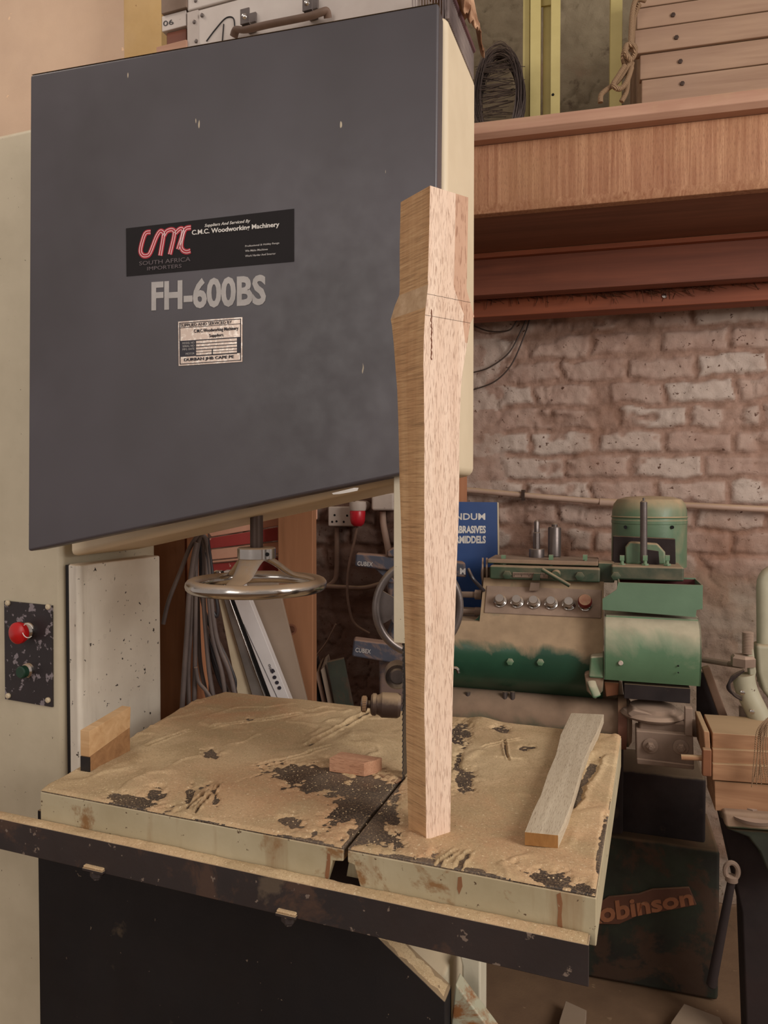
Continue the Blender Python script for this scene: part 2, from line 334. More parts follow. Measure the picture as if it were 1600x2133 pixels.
# ------------------------------------------------ numpy value noise
def _h(i, j, sd): 
    n = (i*374761393 + j*668265263 + sd*1442695041) & 0xffffffff; n = ((n ^ (n >> 13))*1274126177) & 0xffffffff; return ((n ^ (n >> 16)) & 0xffff)/65535.0
def vn(x, y, sd=0):
    x = np.asarray(x, float); y = np.asarray(y, float); i = np.floor(x).astype(np.int64); j = np.floor(y).astype(np.int64); a = x-i; b = y-j; a = a*a*(3-2*a); b = b*b*(3-2*b)
    return (_h(i, j, sd)*(1-a)+_h(i+1, j, sd)*a)*(1-b)+(_h(i, j+1, sd)*(1-a)+_h(i+1, j+1, sd)*a)*b
def fbm(x, y, o=4, sd=0):
    s = 0; a = .5; t = 0
    for k in range(o): s = s+a*vn(x*2**k, y*2**k, sd+k); t += a; a *= .55
    return s/t
def sst(x, a, b): t = np.clip((x-a)/(b-a), 0, 1); return t*t*(3-2*t)
def gridobj(name, X, Y, Z, mat, fr, attrs=None, keep=None, parent=None):
    a, b = X.shape; idx = np.arange(a*b).reshape(a, b); q = np.stack([idx[:-1, :-1], idx[1:, :-1], idx[1:, 1:], idx[:-1, 1:]], -1).reshape(-1, 4)
    if keep is not None: kf = (keep[:-1, :-1] | keep[1:, :-1] | keep[1:, 1:] | keep[:-1, 1:]).reshape(-1); q = q[kf]
    vs = np.stack([X, Y, Z], -1).reshape(-1, 3); used = np.unique(q); rm = np.zeros(a*b, int); rm[used] = np.arange(len(used)); vs = vs[used]; q = rm[q]
    c = (vs.min(0)+vs.max(0))/2; c[2] = vs[:, 2].min(); me = bpy.data.meshes.new(name); me.from_pydata((vs-c).tolist(), [], q.tolist()); me.materials.append(mat)
    me.polygons.foreach_set('use_smooth', [True]*len(me.polygons))
    for k, v in (attrs or {}).items(): at_ = me.attributes.new(k, 'FLOAT', 'POINT'); at_.data.foreach_set('value', v.reshape(-1)[used].astype(np.float32))
    me.update(); o = bpy.data.objects.new(name, me); C.objects.link(o); wm = fr.m @ Matrix.Translation(Vector(c))
    if parent is not None: o.parent = parent; o.matrix_local = WM[parent.name].inverted() @ wm
    else: o.matrix_world = wm
    WM[o.name] = wm; return o

# ------------------------------------------------ the room
def brickmat():
    x = N('old_painted_brick', .88, 0, .2); fc = x.attr('face'); pl = x.attr('plaster'); tn = x.attr('tone')
    brick = x.mix(x.rmp(x.noise(7, 5, .6), .38, .62), lin((192, 166, 152)), lin((176, 146, 132)))
    brick = x.mix(x.rmp(tn, .35, .9), brick, lin((202, 184, 172)))
    brick = x.mix(x.rmp(x.noise(60, 3, .6), .64, .70), brick, lin((96, 68, 56)))
    mort = x.mix(x.rmp(x.noise(18, 6, .7), .38, .62), lin((146, 116, 100)), lin((176, 144, 128)))
    col = x.mix(fc, mort, brick)
    pc = x.mix(x.rmp(x.noise(3, 5, .6), .35, .65), lin((150, 136, 112)), lin((112, 98, 78)))
    pc = x.mix(x.rmp(x.noise(11, 6, .65), .58, .70), pc, lin((86, 70, 56)))
    col = x.mix(pl, col, pc)
    col = x.mix(x.rmp(x.noise(2.2, 4, .6), .52, .66, 0, .6), col, lin((146, 106, 84)))
    col = x.mix(x.math('MULTIPLY', x.attr('dark_tone'), .85), col, lin((84, 54, 42)))
    return x.out(col, None, x.bump(x.noise(45, 8, .72, dist=.3), .8, .006, x.bump(x.noise(230, 4, .7), .5, .0015)))
m_brick = brickmat()
uu = np.arange(-2.5, 1.35, .0072); ww = np.arange(0, 3.75, .0072); U, Wz = np.meshgrid(uu, ww, indexing='ij')
jx = (fbm(U*14, Wz*14, 4, 5)-.5)*.05; jz = (fbm(U*11+9, Wz*11, 4, 8)-.5)*.038
PH = .0855; row = np.floor((Wz+jz)/PH); fz = (Wz+jz)/PH-row; off = (row % 2)*.115+_h(row.astype(np.int64), row.astype(np.int64)*0, 3)*.05
BL = .225; colx = (U+jx+off)/BL; ci = np.floor(colx); fx = colx-ci
dist_ = np.minimum(np.minimum(fx, 1-fx)*BL, np.minimum(fz, 1-fz)*PH)
tone = _h(ci.astype(np.int64)+50, row.astype(np.int64), 11)
brk = sst(fbm(U*7, Wz*9, 4, 21), .30, .42)              # where brick faces are buried in render
face = sst(dist_, .006, .016)*(.25+.75*brk)
nu = fbm(U*5, Wz*5, 3, 31)
ul = FW.hv(1062, 800, 0)[0]; left = 1-sst(U+(nu-.5)*.10, ul-.03, ul+.005)  # smoother plastered strip left of the brickwork
up = sst(Wz+(nu-.5)*.2, 2.25, 2.42)
low = 1-sst(Wz+(nu-.5)*.12, FW.hv(1300, 1190, 0)[1]-.05, FW.hv(1300, 1150, 0)[1])
plast = np.clip(np.maximum(up, low*.55*(U > ul)), 0, 1)
smoothp = np.clip(np.maximum(np.maximum(left*(Wz > 1.37), up), low*.7), 0, 1)
face = face*(1-smoothp)+smoothp*.75
hgt = face*.012*(1-smoothp)+smoothp*.010+(fbm(U*30, Wz*30, 4, 41)-.5)*.016+(fbm(U*6, Wz*6, 4, 44)-.5)*.016+tone*.004*(1-smoothp)-(1-brk)*(1-smoothp)*.003
crack = np.abs(fbm(U*4+3, Wz*4, 4, 77)-.5); hgt -= (1-sst(crack, 0, .012))*.008
uls = FW.hv(960, 1200, 0)[0]
dark_tone = np.clip(1-sst(U+(nu-.5)*.2, uls-.25, uls+.02), 0, 1)*np.clip(1-sst(Wz, 1.9, 2.2), 0, 1)*.85  # brick colour made darker at the lower left and in low patches
dark_tone = np.maximum(dark_tone, low*sst(fbm(U*3, Wz*4, 3, 91), .48, .62)*.5)
wb = gridobj('wall_back', U, -hgt, Wz, m_brick, FW, {'face': face, 'plaster': plast, 'tone': tone*brk, 'dark_tone': dark_tone}); struct(wb)
# left partition, tan plaster
FL = Fr(at(262, 300, 2.25), 16); FL.m.translation.z = 0; FL.i = FL.m.inverted()
struct(obj('wall_left', M().box(-1.9, .02, 0, .03, 0, 3.7), m_wallboard, FL))
nx = 260; xs = np.linspace(-4, 4.5, nx); ys = np.linspace(-3.5, 4, nx); X, Y = np.meshgrid(xs, ys, indexing='ij')
struct(gridobj('floor', X, Y, (fbm(X*6, Y*6, 4, 3)-.5)*.012-.006, m_dustfloor, F0))

# ------------------------------------------------ bandsaw
saw = empty('bandsaw', FM, (-.35, .1, 0)); tag(saw, 'large cream bandsaw with dark grey door, sawdust-covered table and chrome handwheel', 'bandsaw')
HT = 2.142
# upper wheel case
uL = FM.hv(165, 1155, 0)[0]-.03
zl = FM.hv(165, 1155, 0)[1]; zr = FM.hv(985, 990, .0)[1]; zr = 1.4+(1030-983)/1500*1.123
zl2 = zl-(zr-zl)/(0-(uL+.03))*.03
m = M().prism([(uL, zl2), (0, zr), (0, HT), (uL, HT)], 'v', .006, .205)
obj('wheel_case', m, m_side, FM, saw, bev=.012, seg=3)
# column behind
uc1 = FM.hv(128, 1300, .01)[0]
obj('column', M().box(-1.25, uc1, .01, .30, 0, 2.115), m_cream, FM, saw, bev=.012, seg=3)
# throat side box
ua, ub = FM.hv(133, 1300, .0)[0], FM.hv(165, 1300, .0)[0]
obj('throat_panel', M().prism([(ua, .012), (ub-.006, .0), (ub, .006), (ub+.004, .24), (ua, .24)], 'w', .3, 1.265, [(ua, .012), (ub-.006, .0), (ub, .006), (ub+.004, .24), (ua, .24)]), m_creamspot, FM, saw, bev=.004)
obj('seam_shade_strip', M().box(uc1, ua, .022, .03, .3, 1.262), m_black, FM, saw)  # black strip put in the open seam to stand in for its shade
# upper door
P = [FD.hv(*p, 0) for p in ((62, 155), (914, 4), (905, 975), (57, 1149))]
ddoor = M().prism(P, 'v', 0, .042)
door = obj('upper_door', ddoor, m_door, FD, saw, bev=.005, seg=3)
def DP(px, py): return FD.hv(px, py, 0)
eps = -.0006
def cp(x, y): return (240+x/4, 420+y/4)       # notes taken on a 4x crop
def decal(name, pts, mat, v, parent, th=.0004, label=None): return obj(name, M().prism([FD.hv(*p, 0) for p in pts], 'v', v-th, v), mat, FD, parent, label=label)
st = decal('sticker', [(263, 476), (613, 435), (613, 545), (264, 576)], m_sticker, -.0001, door, .0006, 'black dealer sticker')
def ribbon(pts, w, v, th=.0003):
    P = [Vector((*DP(*cp(*p)), 0)) for p in pts]; P = spline(P, 6); m = M(); up_ = []; dn = []
    for i, p in enumerate(P):
        t = (P[min(i+1, len(P)-1)]-P[max(i-1, 0)]).normalized(); nn = Vector((-t.y, t.x, 0)); up_.append(p+nn*w/2); dn.append(p-nn*w/2)
    for i in range(len(P)-1):
        q = [up_[i], up_[i+1], dn[i+1], dn[i]]; m.prism([(a.x, a.y) for a in q], 'v', v-th, v)
    return m
strokes = [[(298, 256), (262, 262), (240, 300), (214, 405), (232, 448), (268, 452), (296, 425), (345, 300), (378, 250), (404, 262), (404, 300), (378, 452)],
    [(408, 290), (432, 250), (474, 236), (496, 254), (490, 310), (458, 442)], [(500, 270), (540, 232), (566, 236), (560, 290), (526, 400)],
    [(634, 218), (594, 226), (572, 262), (552, 360), (564, 404), (596, 420), (630, 412)]]
mr = M(); mw = M()
for s_ in strokes:
    r_ = ribbon(s_, .0088, -.0008); mr.add(r_.v, r_.f)
    for k in (-1, 1):
        P3 = [Vector((*DP(*cp(*p)), 0)) for p in s_]; P3 = spline(P3, 6); q = []
        for i, p in enumerate(P3):
            t = (P3[min(i+1, len(P3)-1)]-P3[max(i-1, 0)]).normalized(); q.append(p+Vector((-t.y, t.x, 0))*.0019*k)
        for i in range(len(q)-1):
            t = (q[i+1]-q[i]).normalized()*.0 ; nn = Vector((-(q[i+1]-q[i]).y, (q[i+1]-q[i]).x, 0)).normalized()*.0005
            a, b, c, d = q[i]+nn, q[i+1]+nn, q[i+1]-nn, q[i]-nn; mw.prism([(z.x, z.y) for z in (a, b, c, d)], 'v', -.0016, -.0012)
obj('logo', mr, m_logo_r, FD, door, label='red ribbon logo'); obj('logo_line', mw, m_logo_w, FD, door, label='pale pink logo lines')
def dt(name, body, mat, bl, br, tr, tl, v=-.0012, parent=door, **k):
    q = [DP(*cp(*p)) for p in (bl, br, tr, tl)]; return text(name, body, mat, FD, 0, 0, 0, 0, v, parent, quad=[(a, v, b) for a, b in q], **k)
dt('sticker_lettering', 'Suppliers And Serviced By', m_white, (748, 222), (1128, 182), (1128, 148), (748, 190), shear=.25, bold=.008)
dt('sticker_lettering', 'C.M.C. Woodworking Machinery', m_white, (642, 292), (1370, 222), (1370, 170), (642, 240), bold=.02)
dt('sticker_lettering', 'Professional & Hobby Range', m_greytx, (1086, 386), (1370, 358), (1370, 338), (1086, 366), bold=.01)
dt('sticker_lettering', 'We Make Machines', m_greytx, (1086, 422), (1274, 406), (1274, 390), (1086, 405), bold=.01)
dt('sticker_lettering', 'Work Harder And Smarter', m_greytx, (1086, 464), (1340, 442), (1340, 426), (1086, 447), bold=.01)
m_outl = flat('dim_grey_lettering', (104, 92, 94), .5)
dt('sticker_lettering', 'SOUTH AFRICA', m_outl, (204, 534), (630, 498), (630, 462), (204, 502), bold=.0)
dt('sticker_lettering', 'IMPORTERS', m_outl, (270, 576), (556, 552), (556, 522), (270, 546), bold=.0)
dt('model_lettering', 'FH-600BS', m_greytx, (304, 912), (1258, 862), (1258, 602), (304, 664), v=-.0006, bold=.035, label='large grey lettering')
pl = decal('rating_plate', [cp(528, 1002), cp(1062, 964), cp(1062, 1335), cp(532, 1370)], m_plate, 0, door, .0012, 'silver foil plate')
def bar(x0, x1, y0, y1, m, v=-.0016):   # rectangle on the plate, in plate fractions
    A, B, D, E = [Vector(DP(*cp(*p))) for p in ((528, 1002), (1062, 964), (1062, 1335), (532, 1370))]
    f = lambda x, y: (A*(1-x)+B*x)*(1-y)+(E*(1-x)+D*x)*y
    q = [f(x0, y0), f(x1, y0), f(x1, y1), f(x0, y1)]; m.prism([(z.x, z.y) for z in q], 'v', v-.0003, v); return q
m = M()
for r_ in ((.02, .98, .03, .045), (.02, .98, .14, .15), (.02, .98, .955, .97), (.02, .03, .03, .97), (.97, .98, .03, .97), (.02, .98, .44, .46), (.03, .28, .46, .80), (.92, .97, .46, .80), (.28, .92, .785, .81), (.28, .92, .52, .535), (.28, .92, .59, .605), (.28, .92, .66, .675), (.28, .92, .725, .735), (.53, .545, .66, .80)): bar(*r_, m)
obj('plate_print', m, m_platetx, FD, door, label='navy printed frame')
def ptx(body, x0, x1, y0, y1, mat, **k):
    q = bar(x0, x1, y0, y1, M()); qq = [q[3], q[2], q[1], q[0]]; return text('plate_lettering', body, mat, FD, 0, 0, 0, 0, -.0022, door, quad=[(a.x, -.0022, a.y) for a in qq], **k)
ptx('SUPPLIED AND SERVICED BY', .04, .84, .06, .125, m_platetx, bold=0)
ptx('C.M.C.Woodworking Machinery', .25, .94, .20, .30, m_platetx, bold=.01)
ptx('Suppliers', .49, .71, .33, .42, m_platetx, bold=.01)
for b_, y_ in (('MODEL NO', .475), ('SERIAL NO', .545), ('MFG. DATE', .615), ('MOTOR', .72)): ptx(b_, .07 if len(b_) > 6 else .12, .26, y_, y_+.045, m_greytx, bold=0)
ptx('DURBAN JHB CAPE PE', .09, .87, .84, .925, m_platetx, bold=.02)
a_, b_ = FD.hv(62, 155, 0), FD.hv(914, 4, 0)
X_, Y_ = np.meshgrid(np.linspace(a_[0]+.002, b_[0]-.002, 300), np.linspace(.001, .040, 7), indexing='ij')
zt_ = a_[1]+(b_[1]-a_[1])*(X_-a_[0])/(b_[0]-a_[0])
gridobj('top_dust', X_, Y_, zt_+.0022*np.sin(np.linspace(0, np.pi, 7))[None, :]**.4*(.5+fbm(X_*60, Y_*60, 3, 4)), m_dust, FD, parent=door)['label'] = 'thin line of dust along the top edge'
# chipped paint on the lower edge of the door
m = M(); q = [FD.hv(*p, 0) for p in ((692, 1027), (705, 1024), (722, 1020), (738, 1016), (747, 1016), (745, 1022), (726, 1026), (708, 1029), (694, 1030))]
m.prism(q, 'v', -.0006, 0); obj('paint_chip', m, m_white, FD, door, label='pale chipped paint')
# column control plate
q = [FM.hv(*p, .01) for p in ((12, 1251), (111, 1261), (112, 1472), (14, 1455))]
cpn = obj('control_plate', M().prism(q, 'v', .006, .01), paint('spattered_black_plate', (48, 40, 42), (40, 34, 36), .45, 0, 0, (136, 126, 130), .585, 45), FM, saw, label='black control plate with paint spatter')
def front(px, py, v=.006): a, b = FM.hv(px, py, v); return (a, v, b)
for p in ((17, 1256), (101, 1264), (18, 1449), (101, 1458)):
    c = Vector(front(*p)); obj('screw', M().lathe([(.0, 0), (.0055, 0), (.0055, .003), (.003, .005), (0, .005)], c, (0, -1, 0), 12), m_creamrail, FM, cpn)
def button(px, py, col, r, cap, hgt_, dx=14, dy=8):
    c = Vector(front(px+dx, py-dy)); b = obj('button_collar', M().lathe([(r*.8, 0), (r*.8, .006), (r*.62, .010), (r*.62, hgt_*.7), (0, hgt_*.7)], c, (0, -1, 0)), m_chrome, FM, cpn)
    obj('button', M().lathe(cap, c, (0, -1, 0)), col, FM, cpn, label='red mushroom emergency stop' if col is m_red else 'green start button')
button(45, 1322, m_red, .021, [(.010, .012), (.019, .016), (.0215, .022), (.021, .028), (.016, .032), (0, .034)], .02)
button(55, 1401, m_green_btn, .018, [(.012, .010), (.012, .020), (.010, .022), (0, .022)], .028, 5, 5)
cc = Vector(front(57, 1314, -.028))
for a0 in (20, 200): 
    arc = [(cc.x+.0135*math.cos(math.radians(a0+i*14)), -.0272, cc.z+.0135*math.sin(math.radians(a0+i*14))) for i in range(9)]
    obj('button_arrow', M().tube(arc, .0009, 5), m_white, FM, cpn)
# lower cabinet with dark door
q = [FM.hv(*p, -.04) for p in ((79, 1780), (80, 2400))]
zt = .84; x0 = FM.hv(79, 1800, -.04)[0]; c1 = FM.hv(788, 1943, -.04); c2 = FM.hv(927, 2087, -.04)
c1 = (c1[0]-.02*(c2[0]-c1[0])/.2, c1[1]); zt0 = .80; dd = ((c2[0]-c1[0])/(c1[1]-c2[1]))
ct = (c1[0]-(zt0-c1[1])*dd, zt0)
poly = [(x0, 0.02), (x0, zt0), ct, c2, (c2[0], .02)]
ld = obj('lower_door', M().prism(poly, 'v', -.04, .0), m_doorlow, FM, saw, bev=.002)
obj('lower_case', M().prism([(x0+.03, .0), (x0+.03, .79), (ct[0]-.03, .78), (c2[0]-.02, c2[1]-.01), (c2[0]-.02, 0)], 'v', .0, .30), m_cream, FM, saw, bev=.006)
# sawdust on the sloping shoulder of the door
sd = M(); n_ = 24
P = []
for i in range(n_+1):
    t = i/n_; a = Vector((ct[0], 0, ct[1]))*(1-t)+Vector((c2[0]-.004, 0, c2[1]))*t; row_ = []
    for k in range(6): row_.append((a.x, -.037+.034*k/5+.003*math.sin(i*1.7+k), a.z+(.0035 if 0 < k < 5 else .0005)+.0012*math.sin(i*2.3+k)))
    P.append(row_)
sd.grid(P); obj('dusted_edge', sd, m_dust, FM, saw, label='shoulder dusted with sawdust')
# cream gusset beside the lower door
g0 = FM.hv(960, 1985, .06); g1 = FM.hv(1004, 1988, .06)
m = M().prism([(c2[0]+.004, 0), (c2[0]+.004, c2[1]), g0, g1, (g1[0], 0)], 'v', .05, .10)
obj('gusset', m, paint('sage_gusset_paint', (216, 208, 186), (198, 190, 168), .45, 0, .2, grime=(150, 104, 62), g=.6, gs=9), FM, saw, bev=.004)
a_, b_, d_ = FM.hv(952, 2040, 0), FM.hv(1045, 2150, 0), FM.hv(940, 2150, 0)
obj('foot_rib', M().prism([a_, (b_[0]+.1, b_[1]-.12), (b_[0]+.1, 0), (d_[0], 0), d_], 'v', -.01, .02), paint('rusty_sage_rib', (180, 180, 156), (160, 158, 134), .5, 0, .2, grime=(140, 92, 52), g=.53, gs=10), FM, saw, bev=.003)
# handwheel under the wheel case
hc = at(535, 1217, 1.285); ZR = hc.z; hx, hy = hc.x, hc.y
hw = obj('handwheel', M().tube([(hx+.1135*math.cos(a*math.tau/64), hy+.1135*math.sin(a*math.tau/64), ZR) for a in range(64)], .0118, 14, True), m_chrome, F0, saw)
hubz = at(535, 1167, 1.285).z; hubt = at(535, 1140, 1.285).z
obj('hub', M().lathe([(0, 0), (.026, 0), (.034, .004), (.034, hubt-hubz-.002), (.032, hubt-hubz), (0, hubt-hubz)], (hx, hy, hubz), (0, 0, 1)), m_chrome, F0, hw)
obj('set_screw', M().cyl((hx+.022, hy-.0235, (hubz+hubt)/2+.001), (hx+.0235, hy-.0262, (hubz+hubt)/2+.001), .0035), m_hole, F0, hw)
for a in (256, 16, 136):
    a = math.radians(a); dx, dy = math.cos(a), math.sin(a)
    pts = spline([(hx+dx*r_, hy+dy*r_, z_) for r_, z_ in ((.018, hubz+.004), (.034, hubz-.006), (.062, hubz-.026), (.088, ZR+.010), (.112, ZR+.001))], 5)
    k = len(pts); obj('spoke', M().tube(pts, [.024-.011*i/(k-1) for i in range(k)], 12, flat=.28), m_chrome, F0, hw, ang=60)
obj('shaft', M().cyl((hx, hy, hubt-.003), (hx, hy, 1.44), .0115), m_darksteel, F0, saw)
# blade guard post, blade, guides
gA = at(833, 1008, 1.10); gz = at(833, 1343, 1.10).z; FP = Fr((at(820, 1300, 1.115).x, 1.115, 0), 20)
obj('blade_guard', M().prism([(0, .0), (.028, 0), (.028, .05), (.025, .05), (.025, .003), (0, .003)], 'w', gz, 1.47), m_cream, FP, saw, bev=.001)
obj('guide_post', M().box(.034, .064, .03, .06, gz+.01, 1.5), m_steel, FP, saw, bev=.002)
bx = at(841, 1600, 1.13)
FB = Fr((bx.x, bx.y, 0), 20)
obj('saw_blade', M().box(-.0005, .0012, -.004, .018, .90, 1.5), m_blade, FB, saw)
tee = M()
for i in range(60): z_ = .952+i*.0085; tee.prism([(-.0085, z_), (-.004, z_+.0035), (-.004, z_-.002)], 'u', -.0004, .0012)
obj('blade_teeth', tee, m_blade, FB, saw)['kind'] = 'stuff'
def gat(px, py): return at(px, py, 1.13)
r1 = gat(838, 1470); l1 = gat(751, 1466)
ax = (r1-l1).normalized(); rr = 1.13/1500
obj('blade_guide', M().lathe([(0, 0), (.0, 0), (15*rr, 2*rr), (16*rr, 5*rr), (16*rr, 11*rr), (14*rr, 14*rr), (8*rr, 15*rr), (8*rr, 20*rr), (19*rr, 22*rr), (23*rr, 26*rr), (23*rr, 32*rr), (20*rr, 35*rr), (22*rr, 40*rr), (26*rr, 45*rr), (26*rr, 78*rr), (22*rr, 84*rr), (0, 86*rr)], l1, ax, 36), m_darksteel, F0, saw)
kn = M()
for i in range(28):
    a = i*math.tau/28; h_ = Vector((0, 0, 1)); y_ = ax.cross(h_).normalized(); z2 = ax.cross(y_); c = l1+y_*(15.6*rr*math.cos(a))+z2*(15.6*rr*math.sin(a)); kn.cyl(c+ax*4*rr, c+ax*12*rr, .0011, n=6)
obj('knurled_knob', kn, m_brass, F0, saw)
r2 = at(828, 1410, 1.17); rr2 = 1.17/1500
obj('guide_bearing', M().lathe([(0, 0), (14*rr2, 0), (16*rr2, .002), (17*rr2, .004), (22*rr2, .002), (25*rr2, 0), (27*rr2, .003), (27*rr2, .03), (0, .03)], r2, (.0, 1, 0), 36), m_steel, F0, saw)
obj('guide_bracket', M().box(.030, .072, .028, .075, 1.02+.03, gz+.03), m_darksteel, FP, saw, bev=.003)
# small chrome wheel of the guard
vc = at(871, 1265, 1.27); rv = 88*1.27/1500
sw = obj('guard_handwheel', M().tube([(vc.x+rv*math.cos(a*math.tau/56), vc.y+rv*.12*math.cos(a*math.tau/56), vc.z+rv*1.08*math.sin(a*math.tau/56)) for a in range(56)], .0072, 12, True), m_steel, F0, saw, label='polished upright handwheel')
web = M()
for k in range(3):
    a0 = math.radians(180+k*120); pts = []
    for j in range(13):
        t = -1+2*j/12; rad_ = rv*(.30+.66*abs(t)**1.5*0+.0); pts.append((t, 0))
    q = [(rv*.25*math.cos(a0-.9), rv*.25*math.sin(a0-.9)), (rv*.55*math.cos(a0-.35), rv*.55*math.sin(a0-.35)), (rv*.97*math.cos(a0-.42), rv*.97*math.sin(a0-.42)), (rv*1.0*math.cos(a0), rv*1.0*math.sin(a0)), (rv*.97*math.cos(a0+.42), rv*.97*math.sin(a0+.42)), (rv*.55*math.cos(a0+.35), rv*.55*math.sin(a0+.35)), (rv*.25*math.cos(a0+.9), rv*.25*math.sin(a0+.9))]
    web.prism([(vc.x+x_, vc.z+y_*1.06) for x_, y_ in q], 'v', vc.y-.003, vc.y+.003)
web.lathe([(0, 0), (rv*.27, 0), (rv*.27, .04), (0, .04)], (vc.x, vc.y-.012, vc.z), (0, 1, 0))
obj('wheel_web', web, m_steel, F0, sw)
obj('wheel_shaft', M().cyl((vc.x, vc.y-.02, vc.z), (vc.x-.04, vc.y-.12, vc.z), .009), m_steel, F0, sw)
# ---- table
def T(px, py, z=TZ): return FT.hw(px, py, z)
A, B, D, E = T(90, 1643), T(1240, 1868), T(1293, 1533), T(470, 1442)
E2 = T(402, 1462)
s0 = T(718, 1768); s1 = T(838, 1622)
gap = .0026
slot = [(s0[0]-gap, s0[1]), (s1[0]-gap, s1[1]), (s1[0]+gap, s1[1]), (s0[0]+gap, s0[1])]
fy = (A[1]+B[1])/2; A = (A[0], fy); B = (B[0], fy); slot[0] = (slot[0][0], fy); slot[3] = (slot[3][0], fy)
tp = [A, slot[0], slot[1], slot[2], slot[3], B, D, E, E2]
tab = obj('table', M().prism(tp, 'w', TZ-.012, TZ), m_iron, FT, saw, bev=.0015, label='cast iron table bared through the sawdust')
th = .058
nL, nR = T(690, 1840, TZ-th)[0], T(735, 1840, TZ-th)[0]; sx = s0[0]
sk = M()
sk.prism([(A[0]-.001, TZ-th), (nL-.004, TZ-th), (sx-.018, TZ-.020), (sx-.003, TZ-.018), (sx-.003, TZ-.003), (A[0]-.001, TZ-.003)], 'v', fy-.0012, fy+.014)
sk.prism([(sx+.003, TZ-.003), (sx+.003, TZ-.018), (sx+.012, TZ-.020), (sx+.024, TZ-th), (B[0]+.0013, TZ-th), (B[0]+.0013, TZ-.003)], 'v', fy-.0012, fy+.014)
sk.prism([(B[0]+.0012, fy-.001), (B[0]-.014, fy), (D[0]-.014, D[1]-.002), (D[0]+.0012, D[1]+.001)], 'w', TZ-th, TZ-.003)
sk.prism([(D[0]-.002, D[1]-.001), (E[0], E[1]-.001), (E[0], E[1]-.014), (D[0]-.002, D[1]-.014)], 'w', TZ-th, TZ-.0125)
sk.prism([(A[0]+.001, fy), (A[0]+.014, fy), (E2[0]+.014, E2[1]), (E2[0]+.001, E2[1])], 'w', TZ-th, TZ-.0125)
obj('table_apron', sk, m_tableside, FT, tab, bev=.0015, label='cream painted apron')
obj('table_trunnion', M().box(sx-.12, sx+.10, .10, .42, TZ-.17, TZ-.014).box(sx-.07, sx+.06, .30, .42, .72, TZ-.17), m_gunder, FT, saw)
obj('slot_rib', M().prism([(sx-.012, TZ-th+.004), (sx+.012, TZ-th+.004), (sx+.006, TZ-.02), (sx-.006, TZ-.02)], 'v', fy+.03, fy+.05), m_tableside, FT, tab)
ins = [FT.hw(*p, TZ+.0006) for p in ((783, 1612), (806, 1586), (838, 1582), (838, 1624), (826, 1632))]
obj('table_insert', M().prism(ins, 'w', TZ, TZ+.0012), m_rusty, FT, tab, label='rusty brown insert plate')
# rail in front of the table
rz = TZ-.045
rb = min(FT.hw(1228, 1945, rz)[1], fy-.0016); rf = FT.hw(1225, 1967, rz)[1]; ru = FT.hw(1229, 1955, rz)[0]
rf = rb-.021
rl = obj('fence_rail', M().prism([(rf, rz), (rb, rz), (rb, rz-.004), (rf+.004, rz-.004), (rf+.004, rz-.047), (rf, rz-.047)], 'u', -1.25, ru), m_rail, FT, saw, bev=.001)
for x0_, y0_ in ((176, 1800), (577, 1893)):
    c0 = FT.hv(x0_, y0_+4, rf-.001); c1_ = FT.hv(x0_+42, y0_+30, rf-.001)
    o = obj('rail_bracket', M().box(c0[0], c1_[0], rf-.006, rf+.016, c0[1]-.004, c0[1]).lathe([(.0, 0), (.010, 0), (.010, .009), (.006, .009), (.006, .014), (0, .014)], ((c0[0]+c1_[0])/2, rf+.004, c0[1]-.004), (0, 0, -1), 6), m_rail, FT, rl, bev=.0008)
    obj('bracket_dust', M().box(c0[0]+.001, c1_[0]-.001, rf-.005, rf+.002, c0[1], c0[1]+.0035), m_dust, FT, rl, bev=.0015, label='sawdust heaped on the bracket')
def stain(pts, seed):
    q = [FT.hv(*p, fy) for p in pts]; return obj('rust_stain', M().prism(q, 'v', fy-.0016, fy-.0011), m_stain, FT, tab, label='brown rust run')
m_stain = paint('rust_run', (128, 82, 52), (150, 108, 72), .8, 0, 0, (178, 160, 128), .6, 120)
stain([(1160, 1862), (1168, 1858), (1172, 1880), (1170, 1905), (1172, 1930), (1166, 1938), (1161, 1922), (1163, 1895)], 1)
stain([(683, 1776), (689, 1778), (689, 1800), (686, 1826), (681, 1836), (678, 1822), (681, 1800)], 2)
stain([(955, 1826), (962, 1825), (964, 1845), (957, 1862), (953, 1850)], 3)
# ---- dust on rail (stuff)
nxr, nyr = 420, 9
us = np.linspace(-1.24, ru-.002, nxr); vs_ = np.linspace(rf+.001, rb-.0005, nyr); Ur, Vr = np.meshgrid(us, vs_, indexing='ij')
edge = np.sin(np.pi*np.linspace(0, 1, nyr))[None, :]**.5
hr = (.0015+.0055*fbm(Ur*25, Vr*90, 4, 5)*(.4+.6*sst(Ur, -.9, -.2)))*edge*(.35+.65*sst(fbm(Ur*18, Vr*30, 3, 15), .25, .5))
o = gridobj('sawdust', Ur, Vr, rz+hr, m_dust, FT); tag(o, 'ridge of tan sawdust lying along the black rail below the table', 'sawdust', kind='stuff')
